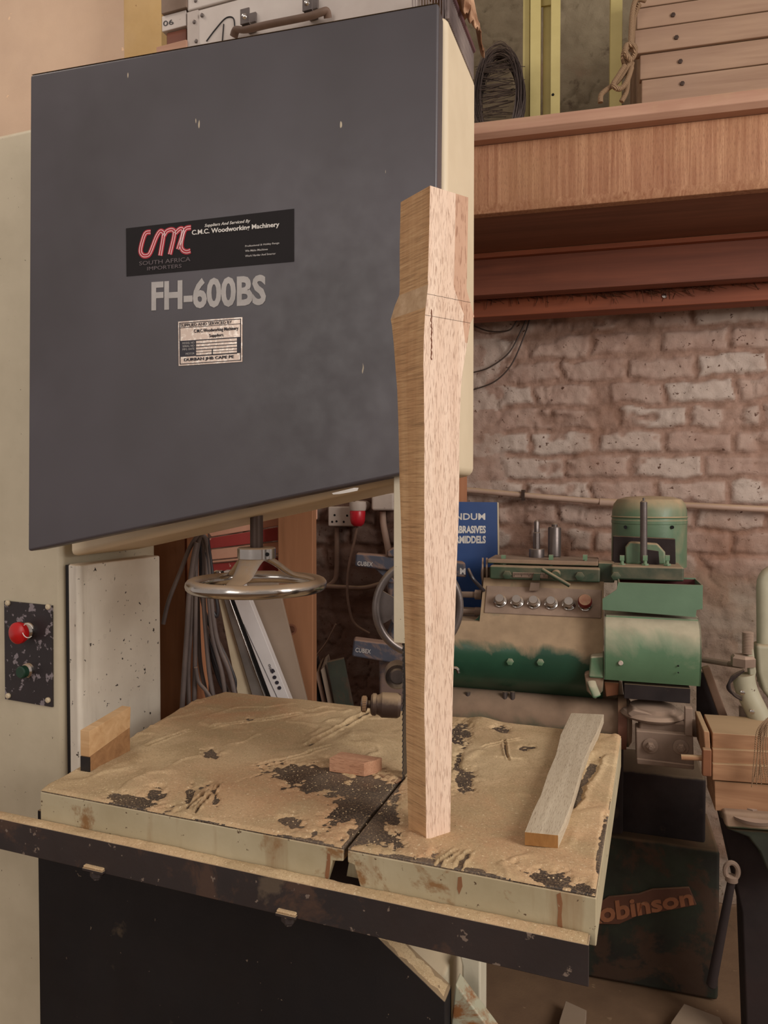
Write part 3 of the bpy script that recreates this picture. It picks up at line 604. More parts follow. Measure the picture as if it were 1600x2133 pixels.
# ---- dust on table (stuff)
bl_u, br_u = A[0], D[0]; gu = np.arange(min(A[0], E2[0])-.001, max(B[0], D[0])+.002, .0018); gv = np.arange(fy-.001, max(D[1], E[1])+.001, .0018)
GU, GV = np.meshgrid(gu, gv, indexing='ij')
wx = GU+(fbm(GU*9, GV*9, 3, 61)-.5)*.07; wy = GV+(fbm(GU*9+7, GV*9, 3, 66)-.5)*.07
n1 = fbm(wx*16, wy*16, 5, 70); n2 = fbm(GU*60, GV*60, 4, 75); n3 = fbm((wx*.6+wy)*20, (wy*.4-wx)*5, 4, 79)
n4 = fbm(GU*140, GV*140, 3, 95)
hd = .0014+.0016*n1+.0007*(n2-.5)+.0010*n3
ridge = 1-np.abs(2*fbm(wx*7, wy*7, 3, 83)-1); hd += .0022*sst(ridge, .88, 1.0)
def blob(px, py, rx, ry, s, ang=0.0):
    """bare iron around pixel (px,py); radii in pixels"""
    c = FT.hw(px, py, TZ); a = FT.hw(px+rx*math.cos(math.radians(ang)), py+rx*math.sin(math.radians(ang)), TZ); b = FT.hw(px-ry*math.sin(math.radians(ang)), py+ry*math.cos(math.radians(ang)), TZ)
    Mx = np.linalg.inv(np.array([[a[0]-c[0], b[0]-c[0]], [a[1]-c[1], b[1]-c[1]]])); dx = GU-c[0]; dy = GV-c[1]
    q = np.sqrt((Mx[0, 0]*dx+Mx[0, 1]*dy)**2+(Mx[1, 0]*dx+Mx[1, 1]*dy)**2); q = q+(n1-.5)*1.1+(n2-.5)*1.0+(n3-.5)*.7; return s*(1-sst(q, .45, 1.35))
bare = np.zeros_like(hd)
for b_ in ((285, 1672, 75, 13, 1, 13), (470, 1724, 110, 7, .7, 11), (325, 1655, 20, 16, 1, 0), (660, 1622, 105, 30, 1, 8), (775, 1640, 60, 45, 1, 20), (640, 1752, 80, 8, .8, 11), (610, 1712, 30, 24, .9, 0), (720, 1690, 70, 26, 1, -30), (785, 1700, 50, 50, 1, -40),
    (760, 1745, 60, 28, .9, -10), (815, 1750, 30, 26, .6, 0), (845, 1790, 80, 10, .8, 11), (965, 1625, 26, 34, 1, 20), (955, 1585, 14, 30, 1, 15), (1150, 1830, 75, 20, 1, 20), (1215, 1852, 40, 16, 1, 12), (1258, 1740, 8, 60, .9, 4), (1248, 1800, 7, 40, .9, 4), (1000, 1822, 70, 8, .9, 11),
    (965, 1525, 26, 24, .8, -40), (1040, 1518, 24, 8, .8, 10), (440, 1572, 18, 10, 1, 10), (1100, 1560, 20, 6, .6, 0), (395, 1660, 8, 26, .8, 15), (447, 1655, 8, 22, .9, -10), (425, 1640, 24, 4, .7, -20), (560, 1610, 60, 3, .6, -18), (900, 1790, 10, 26, .7, 30), (870, 1805, 30, 8, .7, 12), (520, 1500, 10, 5, .6, 0), (1230, 1600, 8, 5, .5, 0)):
    bare = np.maximum(bare, blob(*b_))
hd = hd*(1-bare)-.0022*bare; hd = hd+(n4-.5)*.0062*sst(bare, .02, .35)
def sweep(px0, py0, px1, py1, w_, dep):
    a = np.array(FT.hw(px0, py0, TZ)); b = np.array(FT.hw(px1, py1, TZ)); d = b-a; L_ = np.hypot(*d); d /= L_; t = (GU-a[0])*d[0]+(GV-a[1])*d[1]; s_ = np.abs(-(GU-a[0])*d[1]+(GV-a[1])*d[0]+(n1-.5)*.02)
    k = sst(t, 0, .02)*(1-sst(t, L_-.02, L_))
    return k*((-dep)*(1-sst(s_, w_*.3, w_))+dep*.8*(sst(s_, w_*.7, w_)-sst(s_, w_, w_*1.8)))
for s_ in ((430, 1520, 640, 1490, .006, .004), (520, 1600, 700, 1560, .005, .003), (640, 1560, 780, 1480, .010, .004), (380, 1690, 450, 1640, .005, .005), (405, 1700, 460, 1630, .004, .005), (1000, 1560, 1090, 1540, .004, .003), (1060, 1590, 1050, 1540, .004, .003), (300, 1560, 400, 1520, .006, .003), (960, 1770, 890, 1820, .004, .004), (985, 1770, 930, 1830, .004, .004), (1250, 1570, 1180, 1690, .012, .003)):
    hd = hd+sweep(*s_)
for cx_, cy_, hh, r_ in ((740, 1545, .012, .05), (1000, 1505, .006, .03), (330, 1620, .005, .05), (600, 1480, .006, .05)):
    c = FT.hw(cx_, cy_, TZ); hd = hd+hh*np.exp(-((GU-c[0])**2+(GV-c[1])**2)/(r_*r_))*(.5+n1)
dslot = np.abs((GU-s0[0])-(s1[0]-s0[0])*(GV-s0[1])/(s1[1]-s0[1])); hd = np.where((dslot < .006) & (GV < s1[1]+.004), -.002, hd)
# outline of the table top
def inside(poly, x, y):
    r = np.ones_like(x) > 0
    n = len(poly); cw = sum(poly[i][0]*poly[(i+1) % n][1]-poly[(i+1) % n][0]*poly[i][1] for i in range(n)) > 0
    dm = np.full_like(x, 9.)
    for i in range(n):
        a, b = poly[i], poly[(i+1) % n]; L_ = math.hypot(b[0]-a[0], b[1]-a[1]); s_ = ((b[0]-a[0])*(y-a[1])-(b[1]-a[1])*(x-a[0]))/L_; dm = np.minimum(dm, s_ if cw else -s_)
    return dm
dm = inside([A, B, D, E, E2], GU, GV)
hd = hd*sst(dm, -.0005, .004)+(-.001)*(1-sst(dm, -.0005, .0015)); hd = np.maximum(hd, -.0015)
o = gridobj('sawdust', GU, GV, TZ+hd, m_dust, FT, keep=(hd > 0) & (dm > 0)); tag(o, 'layer of tan sawdust swept into patches over the bandsaw table', 'sawdust', kind='stuff')
ch = M(); rc_ = random.Random(12); cnt = 0
bi = np.argwhere((bare > .5) & (dm > .004)); ai = np.argwhere(dm > .004)
for k in range(420):
    src = bi if k < 300 else ai; i_, j_ = src[rc_.randrange(len(src))]; x_, y_ = GU[i_, j_], GV[i_, j_]; z_ = TZ+max(hd[i_, j_], 0)+.0003
    a_ = rc_.uniform(0, 3.14); L_ = rc_.uniform(.0004, .0017)*(1.7 if rc_.random() < .08 else 1); w_ = L_*rc_.uniform(.3, .8); c_, s_ = math.cos(a_), math.sin(a_); t_ = rc_.uniform(0, .0008)
    q = [(x_+c_*L_, y_+s_*L_), (x_-s_*w_, y_+c_*w_), (x_-c_*L_, y_-s_*L_), (x_+s_*w_, y_-c_*w_)]
    ch.add([(p[0], p[1], z_) for p in q]+[(p[0], p[1], z_+.0005+t_*(n_ % 2)) for n_, p in enumerate(q)], [(3, 2, 1, 0), (4, 5, 6, 7), (0, 1, 5, 4), (1, 2, 6, 5), (2, 3, 7, 6), (3, 0, 4, 7)])
tag(obj('wood_chips', ch, flat('pale_chip', (202, 176, 138), .9), FT, smooth=False), 'tiny pale wood chips scattered over the bare iron patches of the saw table', 'wood chips', kind='stuff')
# ---- the turned-up table leg blank standing on the table
LEG = [(386, 834, 896, 974), (480, 832, 894, 973), (560, 832, 892, 972), (581, 832, 891, 971), (592, 831, 892, 973), (612, 822, 890, 979), (640, 813.5, 886.5, 987), (656, 816, 885.5, 979), (700, 820, 883, 973), (760, 824, 882, 964), (800, 827, 883, 960), (860, 829, 883.5, 958), (900, 830, 884, 957), (1000, 832, 884, 957), (1090, 835, 884, 955.5), (1184, 837.5, 884, 952), (1262, 840.6, 885, 950), (1341, 843, 886.5, 947.7), (1446, 845, 884, 945), (1500, 845.5, 884, 944), (1560, 846, 886, 943), (1660, 849, 887, 941), (1761, 851, 888, 940)]
av = Vector((-.57, .82, 0)); bv = Vector((.82, .57, 0)); DC = .922
mleg = M(); rings = []
zs = [at(xc, y, DC) for y, xl, xc, xr in LEG]
def solve(Cp, dv, px):   # distance along dv from Cp that projects to column px
    k = (px-CX)/F; return (k*Cp.y-Cp.x)/(dv.x-k*dv.y)
ZB = TZ+.001
zmin = zs[-1].z
for (y, xl, xc, xr), p in zip(LEG, zs):
    z = p.z if y < 1761 else ZB
    Cp = Vector((p.x, p.y, z)); la = solve(Cp, av, xl); lb = solve(Cp, bv, xr); f_ = .66 if y < 595 else min(.985, .66+(y-595)/100*.27)
    rings.append([Cp, Cp+bv*lb*f_, Cp+bv*lb, Cp+bv*lb+av*la, Cp+av*la])
n5 = 5; vs_ = [p for r in rings for p in r]
for k in (0, 1, 2): pass
mleg.v = [tuple(p) for p in vs_]
for i in range(len(rings)-1):
    for j in range(5):
        mleg.f.append((i*5+j, i*5+(j+1) % 5, (i+1)*5+(j+1) % 5, (i+1)*5+j))
        y = LEG[i][0]; sh = 585 < y < 640
        mleg.mi.append({0: 3 if sh and False else 1, 1: 2 if y < 700 else 1, 2: 1, 3: 0, 4: 3 if sh else 0}[j])
mleg.f += [tuple(range(5)), tuple(range(len(vs_)-1, len(vs_)-6, -1))]; mleg.mi += [3, 3]
leg = obj('table_leg_blank', mleg, [m_leg_l, m_leg_r, m_leg_p, m_leg_e], F0, bev=.0006, ang=8)
tag(leg, 'tall bandsawn oak furniture leg blank standing upright on the bandsaw table', 'wooden leg')
pen = M()
for (a_, b_, za, zb) in ((0, 2, 602, 612), (0, 2, 641, 650)):
    i = [k for k, L_ in enumerate(LEG) if L_[0] >= za][0]; p, q = rings[i][0], rings[i][2]; nrm_ = Vector((.57, -.82, 0))*.0004; pen.cyl(p+nrm_*.4, q+nrm_*.4, .0002, n=5)
obj('pencil_line', pen, m_black, F0, leg, label='thin dark pencil marks')
i0 = [k for k, L_ in enumerate(LEG) if L_[0] >= 640][0]
def onface(px, py): # point on the right hand face of the blank
    z_ = at(px, py, DC+.01).z; j = max(k for k in range(len(zs)-1) if zs[k].z >= z_); t = (zs[j].z-z_)/(zs[j].z-zs[j+1].z); Cp = zs[j].lerp(zs[j+1], t); return Vector((Cp.x, Cp.y, z_))+bv*solve(Vector((Cp.x, Cp.y, 0)), bv, px)+Vector((.57, -.82, 0))*.0003
r_ = random.Random(3); pts = [onface(898+r_.uniform(-1.0, 1.0), y_) for y_ in range(646, 752, 4)]
obj('split', M().tube(pts, [.0003+.0007*abs(math.sin(i*.9)) for i in range(len(pts))], 5), m_soffit, F0, leg, label='short dark split in the pale face')
# ---- offcuts on the table
def blk(name, fr, pts, z0, z1, mat, bev=.0006): return obj(name, M().prism(pts, 'w', z0, z1), mat, fr, bev=bev)
zp = TZ+.004
pts = [T(*p, zp+.017) for p in ((1093, 1733), (1110, 1690), (1127, 1655), (1141, 1612), (1158, 1572), (1168, 1530), (1190, 1485), (1258, 1488), (1246, 1520), (1230, 1551), (1214, 1590), (1206, 1622), (1184, 1692), (1163, 1740))]
pk = M().prism(pts, 'w', zp, zp+.017); pk.mi = [0]*len(pk.mi); pk.mi[2+len(pts)-1] = 1
o = obj('wavy_offcut', pk, [m_plank, m_plankend], FT, bev=.0005, ang=20); tag(o, 'long pale wavy-edged oak offcut lying flat at the right of the sawdusty table', 'wood offcut')
bp = at(187, 1617, 1.150); FBk = Fr((bp.x, bp.y, 0), 19.5)
hb = .073; zb0 = TZ+.003
bm_ = M().prism([(0, zb0), (.098, zb0), (.098, zb0+.042), (0, zb0+.024)], 'u', -.0175, 0)
o = obj('wood_offcut', bm_, m_blockd, FBk, bev=.0006); tag(o, 'brown wood offcut with black-painted end under a paler one at the table\'s left edge', 'wood offcut')
obj('painted_end', M().box(-.0177, .0002, -.0008, .0015, zb0, zb0+.0238), m_black, FBk, o, label='black painted end')
bm_ = M().prism([(0, zb0+.0243), (.098, zb0+.0423), (.100, zb0+.078), (0, zb0+.066)], 'u', -.0182, .0003)
o = obj('wood_offcut', bm_, m_block, FBk, bev=.0006); tag(o, 'pale wedge-shaped offcut stacked on the black-ended block beside the throat panel', 'wood offcut')
q = [T(*p, TZ+.022) for p in ((686, 1577), (700, 1574), (785, 1577), (778, 1583), (771, 1592), (768, 1586))]
a_, b_ = T(686, 1607, TZ+.001), T(768, 1609, TZ+.001)
vv = a_[1]; o = obj('wood_offcut', M().prism([(a_[0], vv), (b_[0], vv), (b_[0]+.012, vv+.016), (b_[0]+.018, vv+.032), (a_[0]+.006, vv+.034)], 'w', TZ+.001, TZ+.023), m_pink, FT, bev=.0006)
tag(o, 'small pinkish wood offcut lying left of the blade on bare iron', 'wood offcut')
# ------------------------------------------------ behind the saw, seen through its throat
def Q(pts, Y): return [F0.hv(px, py, Y) for px, py in pts]
def slab(name, pts, Y, th, mat, parent=None, bev=.001, **k): return obj(name, M().prism(Q(pts, Y), 'v', Y, Y+th), mat, F0, parent, bev=bev, **k)
def fz(px, Y, deg): p = at(px, 1000, Y); return Fr((p.x, p.y, 0), deg)
def bolt(m, c, ax, r=.006, h=.005, n=6): return m.lathe([(0, 0), (r, 0), (r, h), (r*.6, h*1.15), (0, h*1.15)], c, ax, n)
def V(px, py, Y): return at(px, py, Y)
Fa = fz(334, 1.76, 12)
w1 = Fa.hv(386, 1300, 0)[0]
o = obj('plywood_board', M().box(-.02, w1, 0, .018, 0, 1.62), m_ochre, Fa, bev=.001); tag(o, 'reddish brown plywood board standing right behind the cream throat panel', 'board')
Fb_ = fz(388, 1.73, 12); w2 = Fb_.hv(411, 1300, 0)[0]
o = obj('timber_post', M().box(0, w2, 0, .06, 0, 1.66), m_orange, Fb_, bev=.002); tag(o, 'narrow pale timber post with cables hung in front of it', 'post')
# hanging cables
cb = empty('hanging_cable', F0, tuple(V(420, 1450, 1.68))); tag(cb, 'bunch of dusty grey cables hung in long loops beside the handwheel', 'cable')
obj('hook', M().tube(spline([V(425, 1120, 1.73), V(424, 1113, 1.70), V(424, 1116, 1.67), V(424, 1108, 1.655)]), .004), m_darksteel, F0, cb)
def cab(pts, r, mat, Y0=1.67): obj('cable_loop', M().tube(spline([V(px, py, Y0+dy) for px, py, dy in pts], 6), r, 8), mat, F0, cb, ang=80)
cab([(395, 1500, .0), (392, 1400, 0), (398, 1300, 0), (404, 1200, 0), (412, 1135, -.01), (424, 1115, -.02), (434, 1150, 0), (440, 1240, 0), (452, 1330, 0), (478, 1400, 0), (490, 1450, 0)], .0055, m_cable)
cab([(340, 1300, .0), (352, 1250, 0), (376, 1190, 0), (396, 1140, -.01), (416, 1113, -.02), (428, 1130, 0), (432, 1200, 0), (436, 1260, 0), (444, 1330, 0), (462, 1400, 0), (470, 1450, .01)], .0050, m_cable)
cab([(404, 1500, .01), (406, 1400, .01), (407, 1300, 0), (408, 1210, 0), (410, 1150, 0), (420, 1118, -.01), (426, 1160, .01), (424, 1240, .01), (430, 1330, .01), (436, 1400, .01), (446, 1460, .01)], .0055, m_cable)
cab([(378, 1500, -.02), (384, 1400, -.02), (390, 1310, -.02), (394, 1240, -.02), (402, 1170, -.02), (410, 1130, -.02)], .0060, m_cable)
cab([(432, 1120, -.01), (438, 1160, 0), (446, 1220, 0), (454, 1270, 0), (450, 1284, .0), (442, 1262, 0), (436, 1200, 0), (430, 1150, 0)], .0040, m_cabledark)
cab([(418, 1130, .02), (420, 1240, .02), (436, 1300, .02), (462, 1350, .01), (484, 1400, .01), (490, 1425, .01), (484, 1448, .01), (470, 1430, .02), (450, 1380, .02), (430, 1320, .02)], .0045, m_cabledark)
cab([(424, 1180, .03), (428, 1300, .03), (450, 1400, .03), (478, 1460, .03)], .0045, m_cabledark)
cab([(412, 1240, .03), (414, 1330, .03), (420, 1400, .03), (440, 1480, .03)], .005, m_cable)
cab([(408, 1390, -.005), (414, 1420, 0), (430, 1440, 0), (450, 1470, 0)], .0045, m_cable)
# red and pink painted boards
cr = empty('painted_crate', F0, tuple(V(520, 1400, 2.02))); tag(cr, 'crate of flaking red and faded pink boards behind the handwheel shaft', 'crate')
for pts, mt, Y in (([(425, 1098), (660, 1040), (660, 1082), (440, 1118)], m_ribp, 2.0), ([(436, 1121), (640, 1088), (640, 1118), (438, 1143)], m_rib, 1.99), ([(438, 1145), (640, 1121), (640, 1147), (440, 1166)], m_ribp, 1.995), ([(440, 1169), (640, 1149), (640, 1153), (440, 1173)], m_ribp, 1.985), ([(440, 1175), (640, 1155), (640, 1205), (442, 1225)], m_rib, 2.0)):
    slab('crate_board', pts, Y, .02, mt, cr, bev=.002)
# wooden post with a knot
Fp = fz(578, 1.93, 6); wp = Fp.hv(652, 1200, 0)[0]
po = obj('timber_post', M().box(0, wp, 0, .05, 0, 2.0), m_ochre, Fp, bev=.003); tag(po, 'broad ochre timber post with a dark knot right of the handwheel', 'post')
kx, kz = Fp.hv(607, 1311, 0)
obj('knot', M().lathe([(0, 0), (.010, 0), (.0125, .001), (.015, 0), (0, 0)], (kx, -.0012, kz), (0, 1, 0), 20), m_soffit, Fp, po, label='dark knot')
# leaning strips
def lean(name, a, b, c, d, Y, th, mat, parent=None, y0=1190, y1=1560):
    def ex(p, q, y): t = (y-p[1])/(q[1]-p[1]); return (p[0]+(q[0]-p[0])*t, y)
    return slab(name, [ex(a, d, y0), ex(b, c, y0), ex(b, c, y1), ex(a, d, y1)], Y, th, mat, parent, bev=.0015)
o = lean('plastic_strip', (455, 1248), (466, 1248), (523, 1442), (494, 1442), 1.84, .03, m_creamrail); tag(o, 'cream plastic strip leaning left of the aluminium rail', 'strip')
al = lean('aluminium_rail', (466, 1248), (479, 1248), (549, 1442), (523, 1442), 1.83, .03, m_alu); tag(al, 'dull aluminium guide rail leaning between cream strip and white carton', 'rail')
lean('rail_edge', (478, 1248), (487, 1248), (560, 1442), (548, 1442), 1.845, .02, m_black, al)
lean('rail_rib', (476, 1248), (479, 1248), (549, 1442), (545, 1442), 1.824, .006, m_chrome, al)
bx_ = lean('long_carton', (487, 1248), (519, 1248), (597, 1442), (560, 1442), 1.83, .04, m_boxw); tag(bx_, 'long white carton with three dark dots leaning below the handwheel', 'carton')
for cx_, cy_ in ((572, 1411), (577, 1422), (582, 1433)):
    c = V(cx_, cy_, 1.8285); obj('printed_dot', M().cyl((c.x, c.y, c.z), (c.x, c.y+.001, c.z), .0048), m_platetx, F0, bx_)
def atext(body, p0, p1, h, Y, parent, mat=m_platetx, **k):   # text running from pixel p0 to p1
    a = Vector((*F0.hv(*p0, Y), 0)); b = Vector((*F0.hv(*p1, Y), 0)); d = (b-a).normalized(); n_ = Vector((-d.y, d.x, 0))*h
    q = [a, b, b+n_, a+n_]; return text('carton_lettering', body, mat, F0, 0, 0, 0, 0, Y, parent, quad=[(p.x, Y, p.y) for p in q], **k)
atext('S', (562, 1396), (567, 1404), .010, 1.8285, bx_, bold=.06); atext('OO', (559, 1384), (562, 1395), .005, 1.8285, bx_)
c = lean('carton_line', (507, 1300), (508, 1300), (573, 1442), (572, 1442), 1.8287, .0008, m_platetx, bx_, y0=1300, y1=1470)
o = lean('leaning_board', (515, 1248), (587, 1248), (635, 1442), (594, 1442), 1.88, .018, m_greybrown); tag(o, 'wide grey-brown board leaning against the ochre post', 'board')
for i, (x0_, x1_, yt) in enumerate(((632, 640, 1392), (645, 652, 1390), (657, 664, 1396), (668, 676, 1388), (681, 716, 1372))):
    o = slab('thin_board', [(x0_, yt+8), (x1_, yt), (x1_+26, 1500), (x0_+22, 1500)], 2.06-.012*i, .16 if i < 4 else .02, [m_pvcd, m_gunder, m_pvcd, m_greybrown, m_gdark][i])
    tag(o, 'dusty thin board leaning in the dark row behind the table', 'board', 'thin boards leaning behind the table')
# sockets and conduits on the wall
def wq(px, py, v): a, b = FW.hv(px, py, v); return Vector((a, v, b))
def wbox(name, x0, y0, x1, y1, v0, v1, mat, parent=None, bev=.006): a, b = FW.hv(x0, y0, v0), FW.hv(x1, y1, v0); return obj(name, M().box(a[0], b[0], v0, v1, b[1], a[1]), mat, FW, parent, bev=bev, seg=3)
so = wbox('plug_socket', 683, 1055, 741, 1097, -.07, -.02, m_greybox); tag(so, 'speckled grey plug socket on the dark wall under the wheel case', 'socket')
for hx_, hy_ in ((697, 1073), (723, 1074), (692, 1087), (701, 1086), (716, 1087)): c = wq(hx_, hy_, -.071); obj('socket_hole', M().cyl(c, c+Vector((0, .002, 0)), .0042, n=14), m_hole, FW, so)
rc = wq(745, 1080, -.11); s_ = .00182
o = empty('indicator_lamp', FW, tuple(rc)); tag(o, 'red dome-shaped lamp cap hanging beside the plug socket', 'lamp')
obj('lamp_cap', M().lathe([(0, 0), (8*s_, .5*s_), (13*s_, 5*s_), (15*s_, 12*s_), (16*s_, 30*s_), (15*s_, 32*s_), (0, 32*s_)], rc+Vector((0, 0, -16*s_)), (0, 0, 1), 28), m_redcap, FW, o)
obj('lamp_body', M().lathe([(0, 0), (16*s_, 0), (17*s_, 3*s_), (17*s_, 18*s_), (0, 18*s_)], rc+Vector((0, 0, 16*s_)), (0, 0, 1), 28).cyl(rc+Vector((0, .0, 25*s_)), rc+Vector((0, .11, 25*s_)), .02), m_greybox, FW, o)
sb = wbox('switch_box', 773, 1026, 821, 1064, -.09, -.02, m_greybox, bev=.01); tag(sb, 'square pale switch box with a conduit dropping from it beside the blade guard', 'switch')
def wpipe(name, pts, r, mat, lab, cat='pipe', v=-.035, rad=.05):
    o = obj(name, M().tube(pipe_path([wq(px, py, v) for px, py in pts], rad), r, 12), mat, FW, ang=60); tag(o, lab, cat); return o
wpipe('conduit', [(702, 1098), (702, 1180), (700, 1208), (684, 1222), (660, 1222)], .0095, m_pvcd, 'grimy bent conduit dropping from the plug socket')
wpipe('conduit', [(797, 1065), (798, 1090), (812, 1160), (820, 1260)], .0125, m_pvc, 'pale conduit dropping from the square switch box')
wpipe('conduit', [(655, 1220), (760, 1226), (800, 1214), (860, 1200)], .009, m_pvcd, 'grimy horizontal conduit low on the dark wall', v=-.05)
wpipe('cable', [(744, 1097), (738, 1130), (726, 1180), (722, 1240), (735, 1300), (770, 1320)], .005, m_pvcd, 'thin cord hanging from the red lamp cap', 'cable', v=-.10)
wpipe('cable', [(700, 1300), (680, 1340), (655, 1370), (640, 1390)], .003, m_pvcd, 'thin string running down to the thin boards', 'cable', v=-.3)
# blue clamp-like machine
bl = empty('blue_machine', F0, tuple(V(830, 1300, 2.15))); tag(bl, 'dusty blue bench machine with two lettered arms behind the blade guard', 'machine')
slab('upper_arm', [(741, 1153), (812, 1158), (880, 1160), (880, 1196), (808, 1188), (739, 1180)], 2.0, .05, m_bluedk, bl, bev=.006)
slab('upper_arm', [(925, 1168), (970, 1172), (972, 1203), (925, 1200)], 2.06, .05, m_bluedk, bl, bev=.006)
slab('lower_arm', [(737, 1332), (880, 1350), (880, 1392), (733, 1368)], 2.0, .05, m_bluedk, bl, bev=.006)
slab('stand', [(800, 1180), (905, 1175), (905, 2400), (790, 2400), (790, 1380), (818, 1300)], 2.07, .12, m_bluedk, bl, bev=.01)
slab('brace', [(776, 1180), (800, 1182), (826, 1216), (812, 1214)], 2.02, .04, m_bluedk, bl, bev=.003)
slab('arm_knob', [(806, 1148), (822, 1140), (834, 1150), (830, 1162), (806, 1160)], 1.99, .04, m_bluedk, bl, bev=.006)
for (x_, y_, sl) in ((744, 1178, .06), (740, 1358, .12)):
    p = [(x_, y_), (x_+32, y_+32*sl), (x_+33, y_-9+33*sl), (x_+1, y_-9)]; q = [F0.hv(*k, 1.999) for k in p]
    text('arm_lettering', 'CUBEX', m_greytx, F0, 0, 0, 0, 0, 0, bl, quad=[(a, 1.999, b) for a, b in q])
ptxM = [F0.hv(*k, 2.059) for k in ((958, 1196), (970, 1197), (970, 1184), (958, 1183))]
text('arm_lettering', 'M', m_greytx, F0, 0, 0, 0, 0, 0, bl, quad=[(a, 2.059, b) for a, b in ptxM], bold=.04)
# blue abrasives sign
sg = slab('abrasives_sign', [(838, 1044), (1036, 1046), (1040, 1250), (1040, 1420), (838, 1420)], 2.33, .012, m_blue, None, bev=.001); tag(sg, 'blue card sign with white lettering standing behind the furniture leg', 'sign')
slab('sign_edge', [(1036, 1046), (1039, 1047), (1043, 1420), (1040, 1420)], 2.329, .014, m_creamrail, sg, bev=0)
def sgt(body, x0, x1, y0, y1, **k):
    q = [F0.hv(*p, 2.3295) for p in ((x0, y1), (x1, y1), (x1, y0), (x0, y0))]; return text('sign_lettering', body, m_white, F0, 0, 0, 0, 0, 0, sg, quad=[(a, 2.3295, b) for a, b in q], **k)
sgt('CARBORUNDUM', 846, 1011, 1069, 1083, bold=.02); sgt('ABRASIVES', 946, 1012, 1095, 1111, bold=.045); sgt('SKUURMIDDELS', 913, 1012, 1116, 1132, bold=.045)
o = slab('timber_batten', [(952, 940), (973, 940), (973, 1300), (952, 1300)], 2.42, .03, m_orange); tag(o, 'short orange timber batten rising behind the blue sign', 'batten')
# conduit along the wall
cd_ = obj('conduit_pipe', M().tube([wq(px, py, -.05) for px, py in ((900, 1015), (1000, 1023), (1150, 1037), (1275, 1047), (1400, 1051), (1640, 1063))], .0105, 14), m_pvc, FW, ang=60); tag(cd_, 'dusty pale conduit running along the brick wall above the green machine', 'pipe')
c = wq(1090, 1033, -.05); obj('pipe_clip', M().box(c.x-.006, c.x+.006, -.066, -.02, c.z-.016, c.z+.022), m_darksteel, FW, cd_, bev=.001)
c = wq(1268, 1046, -.05); obj('pipe_coupler', M().cyl(c-Vector((.03, 0, 0)), c+Vector((.03, 0, -.003)), .014), m_pvc, FW, cd_)
for pts, lab in (([(985, 678), (1020, 690), (1060, 688), (1078, 668), (1100, 656)], 'dark wire sagging highest across the pale wall strip'), ([(985, 776), (1020, 765), (1060, 735), (1085, 690), (1100, 656)], 'thin wire curving in the middle of the pale wall strip'), ([(985, 812), (1030, 795), (1065, 760), (1092, 700), (1106, 656)], 'thin wire curving lowest across the pale wall strip')):
    tag(obj('thin_wire', M().tube(spline([wq(px, py, -.034) for px, py in pts]), .0028, 6), m_wire, FW), lab, 'wire')

# ------------------------------------------------ green machine
gm = empty('green_machine', FG, (.0, .2, 0)); tag(gm, 'old dusty green woodworking machine with push buttons against the brick wall', 'machine')
def gp(px, py, v): a, b = FG.hv(px, py, v); return Vector((a, v, b))
def gbox(name, x0, y0, x1, y1, v0, v1, mat, parent=gm, bev=.004, seg=3): a, b = gp(x0, y0, v0), gp(x1, y1, v0); return obj(name, M().box(a.x, b.x, v0, v1, b.z, a.z), mat, FG, parent, bev=bev, seg=seg)
def gpoly(name, pts, v0, v1, mat, parent=gm, bev=.003): return obj(name, M().prism([FG.hv(*p, v0) for p in pts], 'v', v0, v1), mat, FG, parent, bev=bev, seg=2)
ug = gp(1257, 1350, 0).x; ug0 = gp(1000, 1250, .05).x; ugl = gp(925, 1350, 0).x
def prof(lst, n=40): return spline([Vector((v, FG.hv(1150, y, v)[1], 0)) for y, v in lst], 8)
pr = prof(((1208, .115), (1235, .095), (1287, .055), (1315, .030), (1345, .006), (1380, 0), (1410, .012), (1432, .04), (1448, .09)))
pl_ = [(p.x, p.y) for p in pr]; body = M().prism(pl_+[(.29, pl_[-1][1]), (.29, pl_[0][1])], 'u', ug0, ug)
# lower barrel runs further left under a concave shoulder
cut = [p for p in pl_ if p[1] < FG.hv(1150, 1300, .045)[1]]
body.prism(cut+[(.29, cut[-1][1]), (.29, cut[0][1])], 'u', ugl, ug0+.0005)
sh = []
for i in range(9):
    a = i/8*math.pi/2; sh.append((ug0-.030*(1-math.sin(a)), cut[0][1]+.030*(1-math.cos(a))-.002))
body.prism([(ug0+.001, cut[0][1]-.004)]+[(ug0-.03, cut[0][1]-.004)]+sh, 'v', .06, .3)
obj('barrel_body', body, m_green, FG, gm, bev=.002, ang=30)
# push button panel
pa, pb = gp(1012, 1239, .084), gp(1253, 1239, .084)
sl = (Vector((0, .095-.055, FG.hv(1150, 1235, .095)[1]-FG.hv(1150, 1287, .055)[1]))).normalized(); nrm = Vector((0, -sl.z, sl.y))
base0 = Vector((0, .058, FG.hv(1150, 1284, .058)[1]))
m = M(); hh = .085
q = [(pa.x, 0), (pb.x, 0), (pb.x, hh), (pa.x, hh)]
pan = [base0+Vector((u_, 0, 0))+sl*s_ for u_, s_ in ((pa.x, 0), (pb.x, -.0), (pb.x, hh), (pa.x, hh))]
m.add([tuple(p+nrm*.0) for p in pan]+[tuple(p+nrm*.004) for p in pan], [(3, 2, 1, 0), (4, 5, 6, 7), (0, 1, 5, 4), (1, 2, 6, 5), (2, 3, 7, 6), (3, 0, 4, 7)])
pnl = obj('button_panel', m, m_gdustd, FG, gm, bev=.002)
